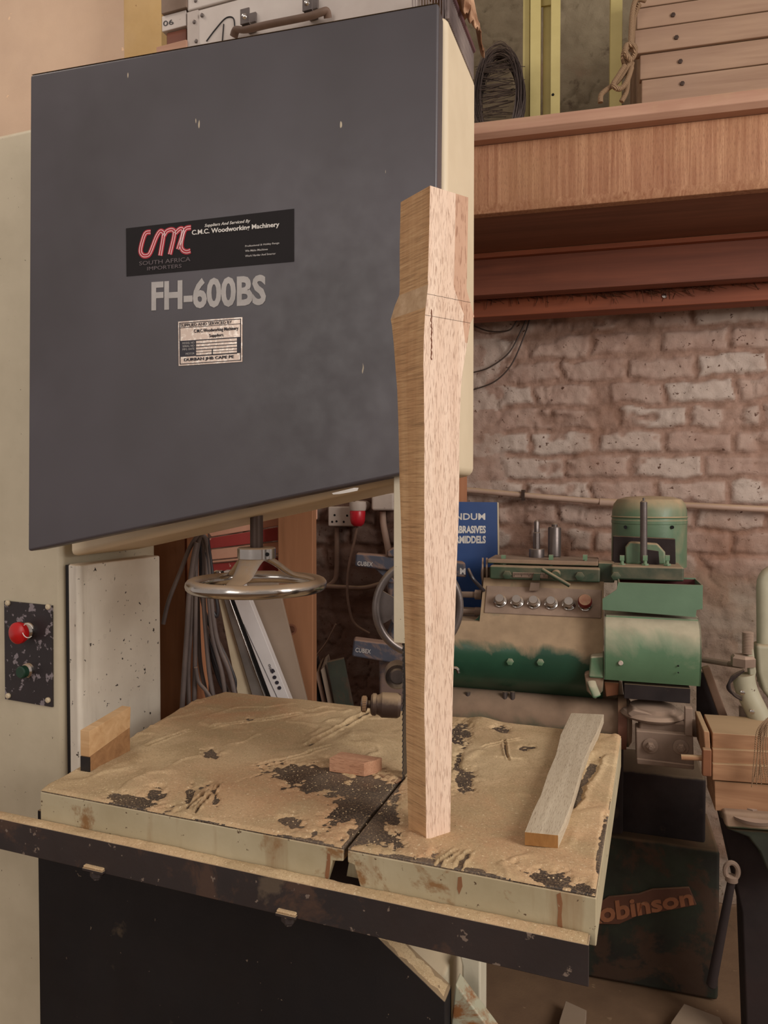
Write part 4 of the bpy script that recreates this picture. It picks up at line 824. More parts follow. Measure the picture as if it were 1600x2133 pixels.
for px_, py_ in ((1042, 1249), (1077, 1250), (1112, 1251), (1148, 1254), (1185, 1256), (1219, 1257)):
    u_ = gp(px_, py_, .07).x; c = base0+Vector((u_, 0, 0))+sl*.036+nrm*.003
    red = px_ > 1200
    obj('button_ring', M().lathe([(.0, 0), (.0185, 0), (.0195, .003), (.0185, .006), (.0165, .007), (.0165, .011), (.014, .013), (.0135, .017), (0, .017)], c, nrm, 28), m_chrome, FG, pnl)
    if red: obj('push_button', M().lathe([(.017, .017), (.0185, .02), (.0185, .034), (.016, .038), (0, .038)], c, nrm, 28), paint('dusty_red_button', (134, 36, 34), (110, 30, 30), .5, 0, 1.0), FG, pnl, label='dusty red button')
    else: obj('push_button', M().lathe([(.0125, .017), (.0125, .024), (.0115, .026), (0, .026)], c, nrm, 28), m_alu, FG, pnl)
# top block with bolts, scale and tee handle
tb = gbox('slide_block', 1020, 1178, 1250, 1214, .085, .20, m_gblock, bev=.005)
obj('block_ledge', M().box(gp(1014, 1178, .1).x, gp(1246, 1178, .1).x, .11, .26, gp(1100, 1176, .11).z, gp(1100, 1166, .11).z), m_gdust, FG, tb, bev=.004)
for px_, py_ in ((1057, 1197), (1208, 1200)): obj('hex_bolt', bolt(M(), gp(px_, py_, .085), (0, -1, 0), .0125, .008), m_gblock, FG, tb)
sc_ = gbox('scale_plate', 1068, 1192, 1142, 1205, .082, .086, m_gdustd, tb, bev=.001)
mm = M()
for i in range(22): a = gp(1071+i*3.1, 1194, .0815); mm.box(a.x, a.x+.0008, .081, .0822, a.z-(.009 if i % 5 == 0 else .005), a.z)
obj('scale_marks', mm, m_gunder, FG, sc_)
gpoly('scale_pointer', [(1112, 1194), (1125, 1194), (1125, 1209), (1108, 1209)], .076, .084, m_gblock, tb, bev=.001)
hcn = gp(1157, 1199, .045)
obj('tee_handle', M().lathe([(0, 0), (.012, 0), (.013, .004), (.013, .04), (0, .04)], hcn, (0, 1, 0), 20).cyl(gp(1129, 1186, .045), gp(1187, 1220, .045), .0055, n=14), m_gblock, FG, tb)
gpoly('latch_plate', [(1105, 1214), (1124, 1214), (1122, 1231), (1102, 1231)], .08, .095, m_gdustd, tb, bev=.001)
for px_ in (1049, 1148, 1219): c = gp(px_, 1176, .13); obj('square_screw', M().cyl(c-Vector((0, 0, .004)), c+Vector((0, 0, .016)), .005, n=10).box(c.x-.006, c.x+.006, c.y-.006, c.y+.006, c.z+.014, c.z+.028).lathe([(0, 0), (.010, 0), (.010, .005), (0, .005)], c, (0, 0, 1), 6), m_gpale, FG, tb)
bk = gbox('slide_block', 1274, 1178, 1425, 1212, .075, .22, m_gblock, bev=.005)
for px_ in (1296, 1344, 1390): c = gp(px_, 1178, .11); obj('square_screw', M().cyl(c-Vector((0, 0, .004)), c+Vector((0, 0, .016)), .005, n=10).box(c.x-.006, c.x+.006, c.y-.006, c.y+.006, c.z+.014, c.z+.028).lathe([(0, 0), (.010, 0), (.010, .005), (0, .005)], c, (0, 0, 1), 6), m_gpale, FG, bk)
obj('hex_bolt', bolt(M(), gp(1283, 1200, .075), (0, -1, 0), .0125, .008), m_gblock, FG, bk)
gbox('link_block', 1246, 1172, 1280, 1214, .12, .2, m_gblock, bev=.003)
c = gp(1118, 1165, .20); s_ = .00142
obj('tool_collar', M().lathe([(0, 0), (16*s_, 0), (16*s_, 20*s_), (15*s_, 22*s_), (0, 22*s_)], c, (0, 0, 1)), m_steel, FG, gm)
obj('spindle', M().lathe([(7*s_, 20*s_), (7*s_, 55*s_), (5.5*s_, 57*s_), (5.5*s_, 78*s_), (3*s_, 82*s_), (0, 83*s_)], c, (0, 0, 1), 8), m_steel, FG, gm)
c = gp(1155, 1168, .21)
obj('spindle_sleeve', M().lathe([(0, 0), (12*s_, 0), (12*s_, 3*s_), (13.5*s_, 5*s_), (12*s_, 8*s_), (13.5*s_, 10*s_), (13.5*s_, 68*s_), (12*s_, 71*s_), (6*s_, 71*s_), (6*s_, 76*s_), (3*s_, 79*s_), (0, 79*s_)], c, (0, 0, 1)), m_steel, FG, gm)
# motor
mc = gp(1351, 1178, .30); k_ = .00153; R = 69*k_
mo = obj('motor', M().lathe([(0, 0), (R, 0), (R, 82*k_), (R*1.01, 83*k_), (R*1.01, 89*k_), (R, 90*k_), (R*.99, 108*k_), (R*.95, 120*k_), (R*.85, 129*k_), (R*.6, 134*k_), (0, 136*k_)], mc, (0, 0, 1), 48), m_gmotor, FG, gm, ang=28)
obj('motor_band', M().lathe([(R*1.005, 93*k_), (R*1.02, 95*k_), (R*1.005, 97*k_)], mc, (0, 0, 1), 48), m_gmotor, FG, mo)
for px_ in (1303, 1400): c = gp(px_, 1098, .30-R*.8); obj('motor_screw', M().cyl(c-Vector((0, .01, 0)), c+Vector((0, .03, 0)), .005, n=10), m_hole, FG, mo)
mp = gpoly('motor_plate', [(1277, 1116), (1407, 1122), (1408, 1176), (1276, 1176)], .165, .18, m_gunder)
gpoly('motor_casting', [(1303, 1176), (1303, 1140), (1312, 1128), (1370, 1132), (1386, 1150), (1388, 1176)], .14, .166, m_gmotor, mp, bev=.006)
gpoly('casting_recess', [(1335, 1176), (1336, 1150), (1344, 1144), (1372, 1148), (1374, 1176)], .137, .142, m_gunder, mp, bev=.001)
a, b = gp(1341, 1168, .12), gp(1341, 1046, .12)
obj('stop_rod', M().tube([a, b, b+Vector((0, 0, .004))], [.0095, .0095, .006], 14).cyl(b+Vector((0, 0, .004)), b+Vector((0, 0, .012)), .003), m_steel, FG, gm)
# tray
T0 = gp(1288, 1211, -.01); T1 = gp(1464, 1218, -.01); zt_ = T0.z-.002; zb_ = gp(1400, 1283, -.01).z; dT = .135; t_ = .003
m = M()
xL, xR = T0.x, T1.x
fl = [(gp(1255, 1247, -.01).x, gp(1255, 1247, -.01).z), (xL-.004, gp(1286, 1228, -.01).z), (xL, zt_), (xR, zt_), (xR, zb_+.022), (xR-.014, zb_+.018), (xR-.016, zb_), (gp(1255, 1275, -.01).x, zb_+.008)]
m.prism(fl, 'v', -.01-t_, -.01); tr = obj('dust_tray', m, m_gtray, FG, gm, bev=.0006)
m = M().box(xL, xL+t_, -.0095, dT, zb_+.02, zt_).box(xR-t_, xR, -.0095, dT, zb_+.02, zt_).box(xL, xR, dT-t_, dT, zb_+.02, zt_+.002)
obj('tray_wall', m, m_gtray, FG, tr, bev=.0006)
obj('tray_inside', M().box(xL+t_, xR-t_, -.0095, dT-t_, zb_+.02, zb_+.026).box(xL+t_, xR-t_, dT-t_*2, dT-t_-.0001, zb_+.02, zt_-.002).box(xL+t_, xL+t_*1.6, -.0095, dT-t_, zb_+.02, zt_-.002), m_trayin, FG, tr)
# curved cover
cl_, cr_ = gp(1259, 1330, -.045).x, gp(1462, 1330, -.045).x
pp = [(v, FG.hv(1350, y, v)[1]) for y, v in ((1283, .02), (1288, .002), (1296, -.015), (1308, -.029), (1324, -.039), (1342, -.045), (1360, -.047), (1380, -.0455), (1398, -.041), (1412, -.034), (1422, -.027))]
outer = pp; inner = [(v+.004, z) for v, z in reversed(pp)]
m = M().prism(outer+inner, 'u', cl_, cr_).prism(pp+[(.16, pp[-1][1]), (.16, pp[0][1])], 'u', cr_-.004, cr_).prism(pp+[(.16, pp[-1][1]), (.16, pp[0][1])], 'u', cl_, cl_+.004)
m.box(cl_+.004, cr_-.004, .0, .15, pp[-1][1]+.03, pp[0][1])
cv = obj('belt_cover', m, m_gpale, FG, gm, bev=.0015, ang=30, label='pale green curved cover')
for px_, py_, r_ in ((1293, 1381, .0065), (1413, 1387, .0022), (1413, 1401, .0018)): c = gp(px_, py_, -.046); obj('cover_screw', M().lathe([(0, 0), (r_, 0), (r_*.8, .003), (0, .003)], c, (0, -1, 0), 14), m_greybox if r_ > .003 else m_hole, FG, cv)
for px_, py_ in ((1063, 1378), (1126, 1379)): obj('hex_bolt', bolt(M(), gp(px_, py_, .0), (0, -1, 0), .0095, .006), m_gpale, FG, gm)
gpoly('bearing_lug', [(1230, 1368), (1258, 1366), (1258, 1414), (1226, 1412)], -.03, .05, m_gpale, bev=.005)
lv = gpoly('lever_cam', [(1217, 1404), (1226, 1400), (1258, 1412), (1256, 1440), (1240, 1458), (1222, 1440)], -.02, .03, m_gdust, bev=.004)
obj('lever', M().tube(spline([gp(1232, 1420, -.03), gp(1236, 1432, -.04), gp(1244, 1452, -.045)]), [.012]*8+[.012]*8+[.009], 12, flat=.5), m_gpale, FG, gm, ang=60)
gpoly('orange_bracket', [(1258, 1420), (1290, 1422), (1288, 1448), (1262, 1452)], .0, .06, m_rusty, bev=.003)
for px_ in (975, 1052, 1068): c = gp(px_, 1441, .05); obj('stud', M().cyl(c, c-Vector((0, 0, .022)), .007, n=10), m_steel, FG, gm)
for py_, w in ((1237, .009), (1272, .008)): a, b = gp(900, py_, .12), gp(1004, py_+2, .12); obj('tie_rod', M().cyl(a, b, w).cyl(b-Vector((.02, 0, 0)), b+Vector((.0, 0, 0)), w*1.6), m_gdustd, FG, gm)
c = gp(1004, 1195, .16); obj('side_disc', M().lathe([(0, 0), (.048, 0), (.048, .005), (0, .005)], c, (1, .15, 0)).lathe([(0, .012), (.048, .012), (.048, .017), (0, .017)], c, (1, .15, 0)).cyl(c, c+Vector((.06, 0, 0)), .02), m_gdustd, FG, gm)
obj('side_cable', M().tube(spline([gp(975, 1185, .06), gp(985, 1205, .05), (gp(1000, 1222, .07)), gp(1008, 1230, .09)]), .005, 8), m_cabledark, FG, gm)
c = gp(952, 1296, -.10); obj('side_knob', M().tube(spline([gp(930, 1395, -.02), gp(950, 1392, -.02), gp(956, 1402, -.02)]), .005, 8), m_chrome, FG, gm)
# horizontal tube and bed beneath
tz = gp(1100, 1483, .02).z
tl, tr_ = gp(900, 1480, .02), gp(1296, 1490, .02); zc = (gp(1100, 1450, .04).z+gp(1100, 1540, .04).z)/2
Rt = .058
obj('bed_tube', M().lathe([(0, 0), (Rt, 0), (Rt, tr_.x-tl.x), (Rt*1.12, tr_.x-tl.x+.005), (Rt*1.12, tr_.x-tl.x+.018), (Rt*.9, tr_.x-tl.x+.026), (0, tr_.x-tl.x+.026)], (tl.x, .08, zc), (1, 0, 0), 40), m_gdust, FG, gm)
obj('tube_flange', M().cyl((tr_.x-.01, .08, zc), (tr_.x+.012, .08, zc), Rt*1.25), paint('dusty_red_flange', (146, 102, 84), (120, 80, 66), .85, 0, .5), FG, gm)
obj('main_column', M().box(gp(960, 1500, .1).x, gp(1300, 1500, .1).x, .11, .34, .45, gp(1100, 1452, .1).z+.01), m_gunder, FG, gm, bev=.01)
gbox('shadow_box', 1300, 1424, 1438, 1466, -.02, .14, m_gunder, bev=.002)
# swivel casting and bolted plate
c = gp(1362, 1494, -.03)
obj('swivel_plate', M().lathe([(0, 0), (.078, 0), (.082, .006), (.074, .014), (.06, .016), (.056, .026), (.03, .032), (0, .033)], (c.x, c.y+.06, c.z-.012), (0, 0, 1), 36), m_gdustd, FG, gm)
gpoly('swivel_yoke', [(1306, 1488), (1320, 1478), (1370, 1490), (1400, 1496), (1408, 1510), (1380, 1512), (1318, 1498)], -.03, .03, m_gdustd, bev=.005)
bp_ = gpoly('bolted_plate', [(1325, 1522), (1444, 1532), (1446, 1594), (1326, 1580)], -.05, .02, m_gdustd, bev=.003)
gpoly('plate_ledge', [(1326, 1580), (1446, 1594), (1446, 1604), (1327, 1592)], -.056, .02, m_gdustd, bp_, bev=.003)
gpoly('plate_neck', [(1334, 1502), (1425, 1506), (1440, 1530), (1330, 1522)], -.03, .03, m_gdustd, bp_, bev=.006)
for px_, py_ in ((1355, 1553), (1418, 1556)):
    c = gp(px_, py_, -.051); obj('washer_bolt', M().lathe([(0, 0), (.0185, 0), (.0185, .003), (.013, .005), (0, .005)], c, (0, -1, 0)).lathe([(0, 0), (.011, 0), (.011, .014), (.0085, .016), (.0085, .017), (.006, .017), (.005, .02), (0, .02)], c, (0, -1, 0), 6), m_gdustd, FG, bp_)
a = gpoly('stop_bar', [(1427, 1474), (1443, 1476), (1443, 1534), (1427, 1532)], -.06, -.04, m_gdustd, bev=.002)
obj('crank_pin', M().cyl(gp(1440, 1516, .02), gp(1468, 1519, .02), .022), m_gdustd, FG, gm)
# base casting with maker's lettering
bz = gp(1380, 1758, .16).z
base = obj('machine_base', M().prism([(gp(1000, 1800, .16).x, 0), (gp(1000, 1800, .16).x, bz+.01), (gp(1500, 1800, .16).x, bz-.0), (gp(1500, 1800, .16).x, 0)], 'v', .16, .42), m_gdark, FG, gm, bev=.01)
gbox('pedestal', 1255, 1600, 1470, 1760, .20, .40, m_gunder, bev=.01)
plt = gpoly('name_badge', [(1236, 1926), (1236, 1890), (1268, 1868), (1330, 1862), (1360, 1852), (1436, 1848), (1452, 1886), (1400, 1896), (1330, 1908), (1290, 1926)], .152, .16, m_redcopper, bev=.003)
q = [gp(*p, .151) for p in ((1218, 1930), (1446, 1884), (1440, 1852), (1214, 1886))]
text('badge_lettering', 'Robinson', m_copper, FG, 0, 0, 0, 0, .011, gm, quad=[tuple(p) for p in q], bold=.03, ext=.004)
# vertical lever with ring
a, b = gp(1524, 1835, -.12), gp(1482, 2052, -.12)
obj('hanging_lever', M().tube([a, b, b+(b-a).normalized()*.004], [.009, .0115, .008], 14), m_gunder, FG, gm, label='dark round hand lever')
obj('lever_ring', M().tube([(a.x+.014*math.cos(t*math.tau/24), -.12, a.z+.024+.020*math.sin(t*math.tau/24)) for t in range(24)], .006, 8, True).cyl(a, a+Vector((0, 0, .012)), .014), m_gdustd, FG, gm)

# ------------------------------------------------ right hand work table with blocks
vt = empty('cast_worktable', FG, tuple(gp(1560, 1700, -.1))); tag(vt, 'green cast iron sliding table with hex bolt at the right edge', 'machine table')
gpoly('table_plate', [(1505, 1690), (1700, 1705), (1700, 1740), (1512, 1726)], -.18, .05, m_gdust, vt, bev=.008)
gpoly('table_web', [(1512, 1727), (1700, 1740), (1700, 1850), (1600, 1820), (1582, 1775), (1560, 1745)], -.16, .03, m_gdark, vt, bev=.006)
gpoly('table_stem', [(1500, 1700), (1530, 1710), (1600, 1790), (1650, 2300), (1560, 2300), (1545, 1900)], -.06, .02, m_gunder, vt, bev=.006)
c = gp(1565, 1697, -.15); obj('clamp_bolt', M().lathe([(0, -.004), (.05, -.004), (.052, .004), (0, .004)], c, (0, 0, 1), 30).lathe([(0, .004), (.017, .004), (.016, .018), (0, .019)], c, (0, 0, 1), 6), m_gdustd, FG, vt)
def rb_(name, pts, v0, v1, lab, mat=m_twood): o = gpoly(name, pts, v0, v1, mat, None, bev=.002); tag(o, lab, 'wood block'); return o
rb_('wood_block', [(1488, 1627), (1680, 1641), (1680, 1699), (1490, 1689)], -.16, -.02, 'lowest rounded orange wood block on the green cast table')
rb_('wood_block', [(1484, 1591), (1680, 1600), (1680, 1639), (1484, 1625)], -.17, -.03, 'middle wood block of the pile at the right edge')
rb_('wood_block', [(1484, 1560), (1680, 1570), (1680, 1598), (1484, 1589)], -.16, -.04, 'amber brown wood block just under the top one')
rb_('wood_block', [(1484, 1526), (1680, 1540), (1680, 1568), (1484, 1558)], -.15, .0, 'top wood block of the pile at the right edge')
o = gpoly('wood_block', [(1465, 1522), (1478, 1524), (1482, 1590), (1470, 1588)], -.165, -.0, m_twood, None); tag(o, 'thin upright wood slip closing the left end of the block pile', 'wood block')
o = obj('clamp_screw', M().cyl(gp(1419, 1577, -.17), gp(1466, 1579, -.17), .0065), m_twood, FG); obj('screw_pad', M().box(gp(1462, 1560, -.17).x, gp(1481, 1560, -.17).x, -.185, -.168, gp(1462, 1612, -.17).z, gp(1462, 1556, -.17).z), m_rusty, FG, o, bev=.003); tag(o, 'rust-brown clamp screw pressing on the left of the block pile', 'clamp')
# twine hank
tw = M()
for i in range(12):
    x_ = 1574+i*1.6; tw.tube(spline([gp(1606-i*.5, 1490+i, -.2), gp(x_+4+(i*7 % 5), 1520, -.215+.002*i), gp(x_-2+(i*5 % 7), 1570, -.2), gp(x_-8+i*1.8, 1640-(i*11 % 30), -.205)]), .0010, 5)
tag(obj('string_hank', tw, m_rope, FG), 'loose tan strings hanging over the block pile at the right edge', 'string')
# sage pipe frame with threaded rod
pf = empty('pipe_frame', FG, tuple(gp(1590, 1400, .05))); tag(pf, 'pale sage bent pipe frame with threaded rod at the right edge', 'frame')
obj('bent_pipe', M().tube(pipe_path([gp(1592, 1420, .06), gp(1590, 1187, .06), gp(1680, 1187, .06)], .05), .017, 16), m_palegreen, FG, pf, ang=60)
gpoly('clamp_body', [(1574, 1343), (1680, 1348), (1680, 1490), (1612, 1470), (1590, 1440), (1578, 1400)], .03, .09, m_palegreen, pf, bev=.01)
obj('thick_arm', M().tube(spline([gp(1548, 1405, .0), gp(1556, 1440, .0), gp(1580, 1490, .0), gp(1610, 1560, .0)]), [.026]*25, 18), m_palegreen, FG, pf, ang=60)
th_ = []
for i in range(90): z0_ = i/90; th_.append(1)
a, b = gp(1558, 1362, .0), gp(1558, 1316, .0); n_ = 44; pts = [a+(b-a)*i/n_ for i in range(n_+1)]
obj('threaded_rod', M().tube(pts, [.0135 if i % 3 else .0115 for i in range(n_)]+[.010], 16), m_gdustd, FG, pf, ang=60)
obj('hex_nut', M().lathe([(0, 0), (.03, 0), (.03, .02), (.024, .026), (0, .026)], gp(1548, 1386, .0), (0, 0, 1), 6), m_gdustd, FG, pf)
gpoly('hinge_plate', [(1556, 1352), (1570, 1350), (1576, 1400), (1572, 1420), (1562, 1412)], -.01, .02, m_palegreen, pf, bev=.004)
for px_, py_ in ((1546, 1442), (1566, 1482)): obj('arm_bolt', bolt(M(), gp(px_, py_, -.025), (0, -1, 0), .006, .006), m_chrome, FG, pf)
obj('lower_rod', M().cyl(gp(1552, 1470, .05), gp(1552, 1540, .05), .014), m_gdustd, FG, pf)
wt = M()
for i in range(7): wt.tube(spline([gp(1550, 1396, -.03), gp(1525-i*1.5, 1410+i*3, -.03), gp(1520+i*1.5, 1436+i*2, -.035), gp(1545, 1452+i, -.03)]), .003, 6)
obj('wire_tie', wt, m_gunder, FG, pf, label='twisted dark wire')
o = obj('thin_rod', M().tube([gp(1440, 1370, .2), gp(1520, 1383, .15), gp(1545, 1386, .03)], .008, 10), m_gdustd, FG); tag(o, 'thin dusty rod running from the green cover to the sage frame', 'rod')
o = gpoly('diagonal_strut', [(1462, 1392), (1478, 1388), (1530, 1530), (1512, 1532)], .08, .10, paint('dusty_flat_bar', (150, 118, 96), (130, 100, 82), .8, 0, .2), None); tag(o, 'dusty flat bar slanting down between green cover and sage frame', 'bar')
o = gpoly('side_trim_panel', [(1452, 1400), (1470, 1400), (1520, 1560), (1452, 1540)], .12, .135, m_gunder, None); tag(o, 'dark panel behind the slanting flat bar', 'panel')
# floor offcuts
for i, (pts, lab) in enumerate((([(1165, 2133), (1178, 2090), (1222, 2110), (1216, 2170), (1160, 2170)], 'dim offcut on the floor right of the cream gusset'), ([(1398, 2135), (1425, 2096), (1500, 2125), (1520, 2170), (1390, 2170)], 'dim flat offcut on the floor below the hanging lever'))):
    q = [F0.hw(*p, .02) for p in pts]; tag(obj('floor_offcut', M().prism(q, 'w', .003, .028), m_greybrown, F0, bev=.002), lab, 'wood offcut')

# ------------------------------------------------ storage deck upper right
FK = Fr((at(1000, 300, 2.0).x, 2.0, 0), 13.5)
def kz(px, py, v=0): return FK.hv(px, py, v)[1]
zL0, zL1 = kz(1000, 266), kz(1000, 303); zF1 = kz(1000, 424); zF2 = kz(1000, 443)
uR = 1.6
o = obj('deck_edge_board', M().prism([(-.045, zL1+.012), (-.03, zL1), (.3, zL1), (.3, zL0), (-.03, zL0)], 'u', -.45, uR), m_edge, FK, bev=.003); tag(o, 'dusty pink timber lip along the top of the storage deck edge', 'board')
o = obj('fascia_beam', M().prism([(0, zL1-.0005), (.04, zL1-.0005), (.04, zF2), (.012, zF2), (0, zF1)], 'u', -.45, uR), m_fascia, FK, bev=.002); tag(o, 'deep laminated timber beam with vertical grain fronting the deck', 'beam')
vb2 = .36; zs_ = zF2+.002
struct(obj('ceiling', M().box(-.45, uR, .0405, vb2+.5, zs_, zL1-.0006), m_soffit, FK))
z2b = FK.hv(1000, 615, vb2)[1]
o = obj('deck_joist', M().box(-.45, uR, vb2, vb2+.055, z2b, zs_-.0005).box(-.45, uR, vb2-.012, vb2, zs_-.004, zs_-.0005), m_beam, FK, bev=.002); obj('joist_lip', M().box(-.45, uR, vb2-.022, vb2-.0005, zs_-.016, zs_-.0005), m_ledger, FK, o, bev=.002, label='lighter lip along the top of the joist'); tag(o, 'dark red-brown joist under the deck behind the laminated beam', 'beam')
vb3 = .50; z3t, z3b = FK.hv(1000, 624, vb3)[1], FK.hv(1000, 661, vb3)[1]
Lb = Fr((at(1000, 640, 2.45).x, 2.45, 0), 14.2); z3t, z3b = Lb.hv(1000, 624, 0)[1], Lb.hv(1000, 661, 0)[1]
ldg = obj('ledger_beam', M().box(-.4, 1.3, 0, .08, z3b, z3t), m_ledger, Lb, bev=.003); tag(ldg, 'lowest orange-brown ledger beam on the brick wall, littered with twigs', 'beam')
c = Lb.hv(1384, 617, 0); obj('bolt_head', M().lathe([(0, 0), (.009, 0), (.007, .005), (0, .006)], (c[0], 0, c[1]), (0, -1, 0), 14), m_chrome, Lb, ldg)
db = M(); r0 = random.Random(4)
for i in range(620):
    u_ = -.05+1.1*r0.random()**.9; zc_ = z3t+.004+r0.gauss(0, .008)+.006*math.sin(u_*9); v_ = -.018+.03*r0.random(); L_ = .012+.03*r0.random(); a_ = r0.uniform(-.6, .6)+(1.5 if r0.random() < .18 else 0)
    p = Vector((u_, v_, zc_)); d = Vector((math.cos(a_)*L_, r0.uniform(-.01, .01), -abs(math.sin(a_))*L_)); db.cyl(p, p+d, .0015, .0007, 4)
for u_, L_ in ((.10, .035), (.125, .03), (.205, .03), (.22, .045), (.30, .03)): db.cyl((u_, -.004, z3t+.004), (u_+.004, -.006, z3t+.004-L_), .0012, .0008, 4)
tag(obj('twig_debris', db, m_debris, Lb), 'line of brown twigs and shavings caught on top of the lowest beam', 'debris', kind='stuff')
# crate of boards with rope
cb_ = empty('board_crate', FK, (.8, .1, zL0)); tag(cb_, 'worn brown crate of horizontal boards on the deck at upper right', 'crate')
def kp(px, py, v): a, b = FK.hv(px, py, v); return (a, b)
vC = .06
rows = [(1330, 1337, 215, 165, 150), (1330, 1337, 163, 112, 0), (1322, 1328, 110, 62, 0), (1325, 1328, 60, 18, 0), (1332, 1332, 16, -60, 0)]
zc0 = zL0+.0005; zz = [zc0, kp(1340, 163, vC)[1], kp(1336, 111, vC)[1], kp(1330, 61, vC)[1], kp(1330, 17, vC)[1], kp(1330, -60, vC)[1]]
xl_ = [1338, 1334, 1322, 1326, 1332]
for i in range(5):
    u0_ = kp(xl_[i], 100, vC)[0]; obj('side_board', M().box(u0_, u0_+1.1, vC+(.006 if i < 2 else 0), vC+.03, zz[i]+.0012, zz[i+1]-.0012), m_crate, FK, cb_, bev=.0025)
    if i < 4:
        c = kp([1422, 1418, 1409, 1402][i], [172, 126, 79, 32][i], vC); bb = bolt(M(), (c[0], vC+(.006 if i < 2 else 0), c[1]), (0, -1, 0), .006, .004); obj('nail_head', bb, m_darksteel, FK, cb_)
obj('end_board', M().box(kp(1340, 100, vC)[0], kp(1340, 100, vC)[0]+.02, vC+.032, .42, zc0, zz[5]), m_crate, FK, cb_, bev=.002)
rp = empty('tied_rope', FK, (kp(1300, 150, .03)[0], .03, zL0)); tag(rp, 'knotted jute rope hanging at the left corner of the brown crate', 'rope')
def rpt(l, v=.02): return [Vector((kp(px, py, v)[0], v+dv, kp(px, py, v)[1])) for px, py, dv in l]
for l in ([(1345, 0, 0), (1325, 4, -.01), (1317, 30, -.01), (1314, 70, -.01), (1312, 105, -.01)], [(1332, 8, 0), (1322, 30, .01), (1318, 70, .01), (1315, 105, .0)],
    [(1312, 105, -.02), (1298, 122, -.03), (1300, 140, -.02), (1318, 128, -.02), (1320, 112, -.03), (1304, 108, -.03), (1300, 128, -.04), (1312, 140, -.03)],
    [(1312, 138, -.02), (1300, 160, -.02), (1284, 180, -.02), (1270, 190, -.02), (1252, 205, -.02), (1250, 222, -.02)], [(1316, 135, -.01), (1308, 165, -.01), (1304, 195, -.01), (1294, 216, -.01)], [(1300, 150, -.03), (1286, 172, -.03), (1276, 190, -.03), (1290, 198, -.03), (1304, 182, -.03), (1314, 150, -.02)]):
    obj('rope_strand', M().tube(spline(rpt(l), 6), .0068, 8), m_rope, FK, rp, ang=60)
# yellow racks
def yr(x0, x1, v, lab, y1=-80, parts=True):
    a, b = kp(x0, 150, v)[0], kp(x1, 150, v)[0]; o = obj('yellow_rail', M().prism([(a, v), (b, v), (b, v+.04), (b-.004, v+.04), (b-.004, v+.004), (a+.004, v+.004), (a+.004, v+.04), (a, v+.04)], 'w', zL0+.001, 3.25), m_yellow, FK, bev=.0015); tag(o, lab, 'rail'); return o
yr(1089, 1103, .22, 'thin yellow steel rail beside the coil of wire, leftmost of the rails')
yr(1104, 1126, .20, 'wide yellow steel rail, second from the coil of wire')
yr(1131, 1150, .24, 'yellow steel rail set back between two wider ones')
o = yr(1147, 1167, .19, 'yellow steel rail with small drilled holes beside the bare wall')
for px_, py_ in ((1152, 197),): c = kp(px_, py_, .189); obj('drilled_hole', M().cyl((c[0], .1888, c[1]), (c[0], .1905, c[1]), .004, n=10), m_hole, FK, o)
yr(1271, 1296, .21, 'lone yellow steel rail behind the knotted rope')
a, b = kp(1100, 0, .215), kp(1165, 0, .215); o = obj('yellow_crossbar', M().box(a[0], b[0], .232, .238, kp(1120, 6, .215)[1], kp(1120, 0, .215)[1]+.03), m_yellow, FK); tag(o, 'short yellow crossbar joining the rails near the top', 'bar')
# wire coil
wc = M(); r1_ = random.Random(9)
cx0, cz0 = kp(1040, 175, .15); cen = Vector((cx0, .15, cz0-.01))
for i in range(110):
    ra, rb2 = .050+.026*r1_.random(), .115+.034*r1_.random(); pts = []; ph = r1_.uniform(0, 6.28); tw_ = r1_.uniform(-.02, .02)
    for k in range(30): t = k/30*math.tau; pts.append(cen+Vector((ra*math.cos(t)+r1_.uniform(-.001, .001), tw_+.02*math.sin(t+ph), rb2*math.sin(t)*1.0)))
    wc.tube(pts, .0011, 4, True)
for i in range(110):
    z_ = cen.z-.12+.22*r1_.random(); x_ = cen.x-.07+.03*r1_.random(); wc.cyl((x_, .12+.02*r1_.random(), z_), (x_+.05+.07*r1_.random(), .12+.03*r1_.random(), z_+r1_.uniform(-.015, .02)), .0011, n=4)
wcv = np.array(wc.v); dz = zL0+.001-wcv[:, 2].min(); wc.v = [(x, y, z+dz) for x, y, z in wc.v]
tag(obj('wire_coil', wc, m_wire, FK), 'tangled coil of thin dark wire on the deck beside the bandsaw', 'wire')

# ------------------------------------------------ things on top of the wheel case
zt2 = HT+.001
tk = empty('tin_trunk', FM, (-.4, .1, zt2)); tag(tk, 'grey-white tin trunk with leather handle on top of the bandsaw', 'trunk')
vT = .065
tl_ = FM.hv(392, 60, vT)[0]; tr2 = FM.hv(868, 10, vT)[0]; zlid = FM.hv(392, 25, vT)[1]
obj('trunk_body', M().box(tl_, tr2, vT, .30, zt2, zlid-.0008), m_trunk, FM, tk, bev=.003)
obj('trunk_lid', M().box(tl_-.001, tr2+.001, vT-.002, .302, zlid+.0008, zlid+.12), m_trunk, FM, tk, bev=.003)
def fp(px, py, v): a, b = FM.hv(px, py, v); return (a, v, b)
bnd = FM.hv(414, 60, vT)[0]
cb2 = obj('corner_band', M().box(tl_-.0015, bnd, vT-.0015, vT+.02, zt2, zlid-.001), paint('corner_tin', (190, 178, 170), (168, 156, 148), .4, .2, .2), FM, tk, bev=.001)
for px_, py_ in ((405, 46), (421, 32), (409, 86), (408, 2)): obj('rivet', M().lathe([(0, 0), (.0038, 0), (.003, .0025), (0, .003)], fp(px_, py_, vT-.0015), (0, -1, 0), 12), m_steel, FM, tk)
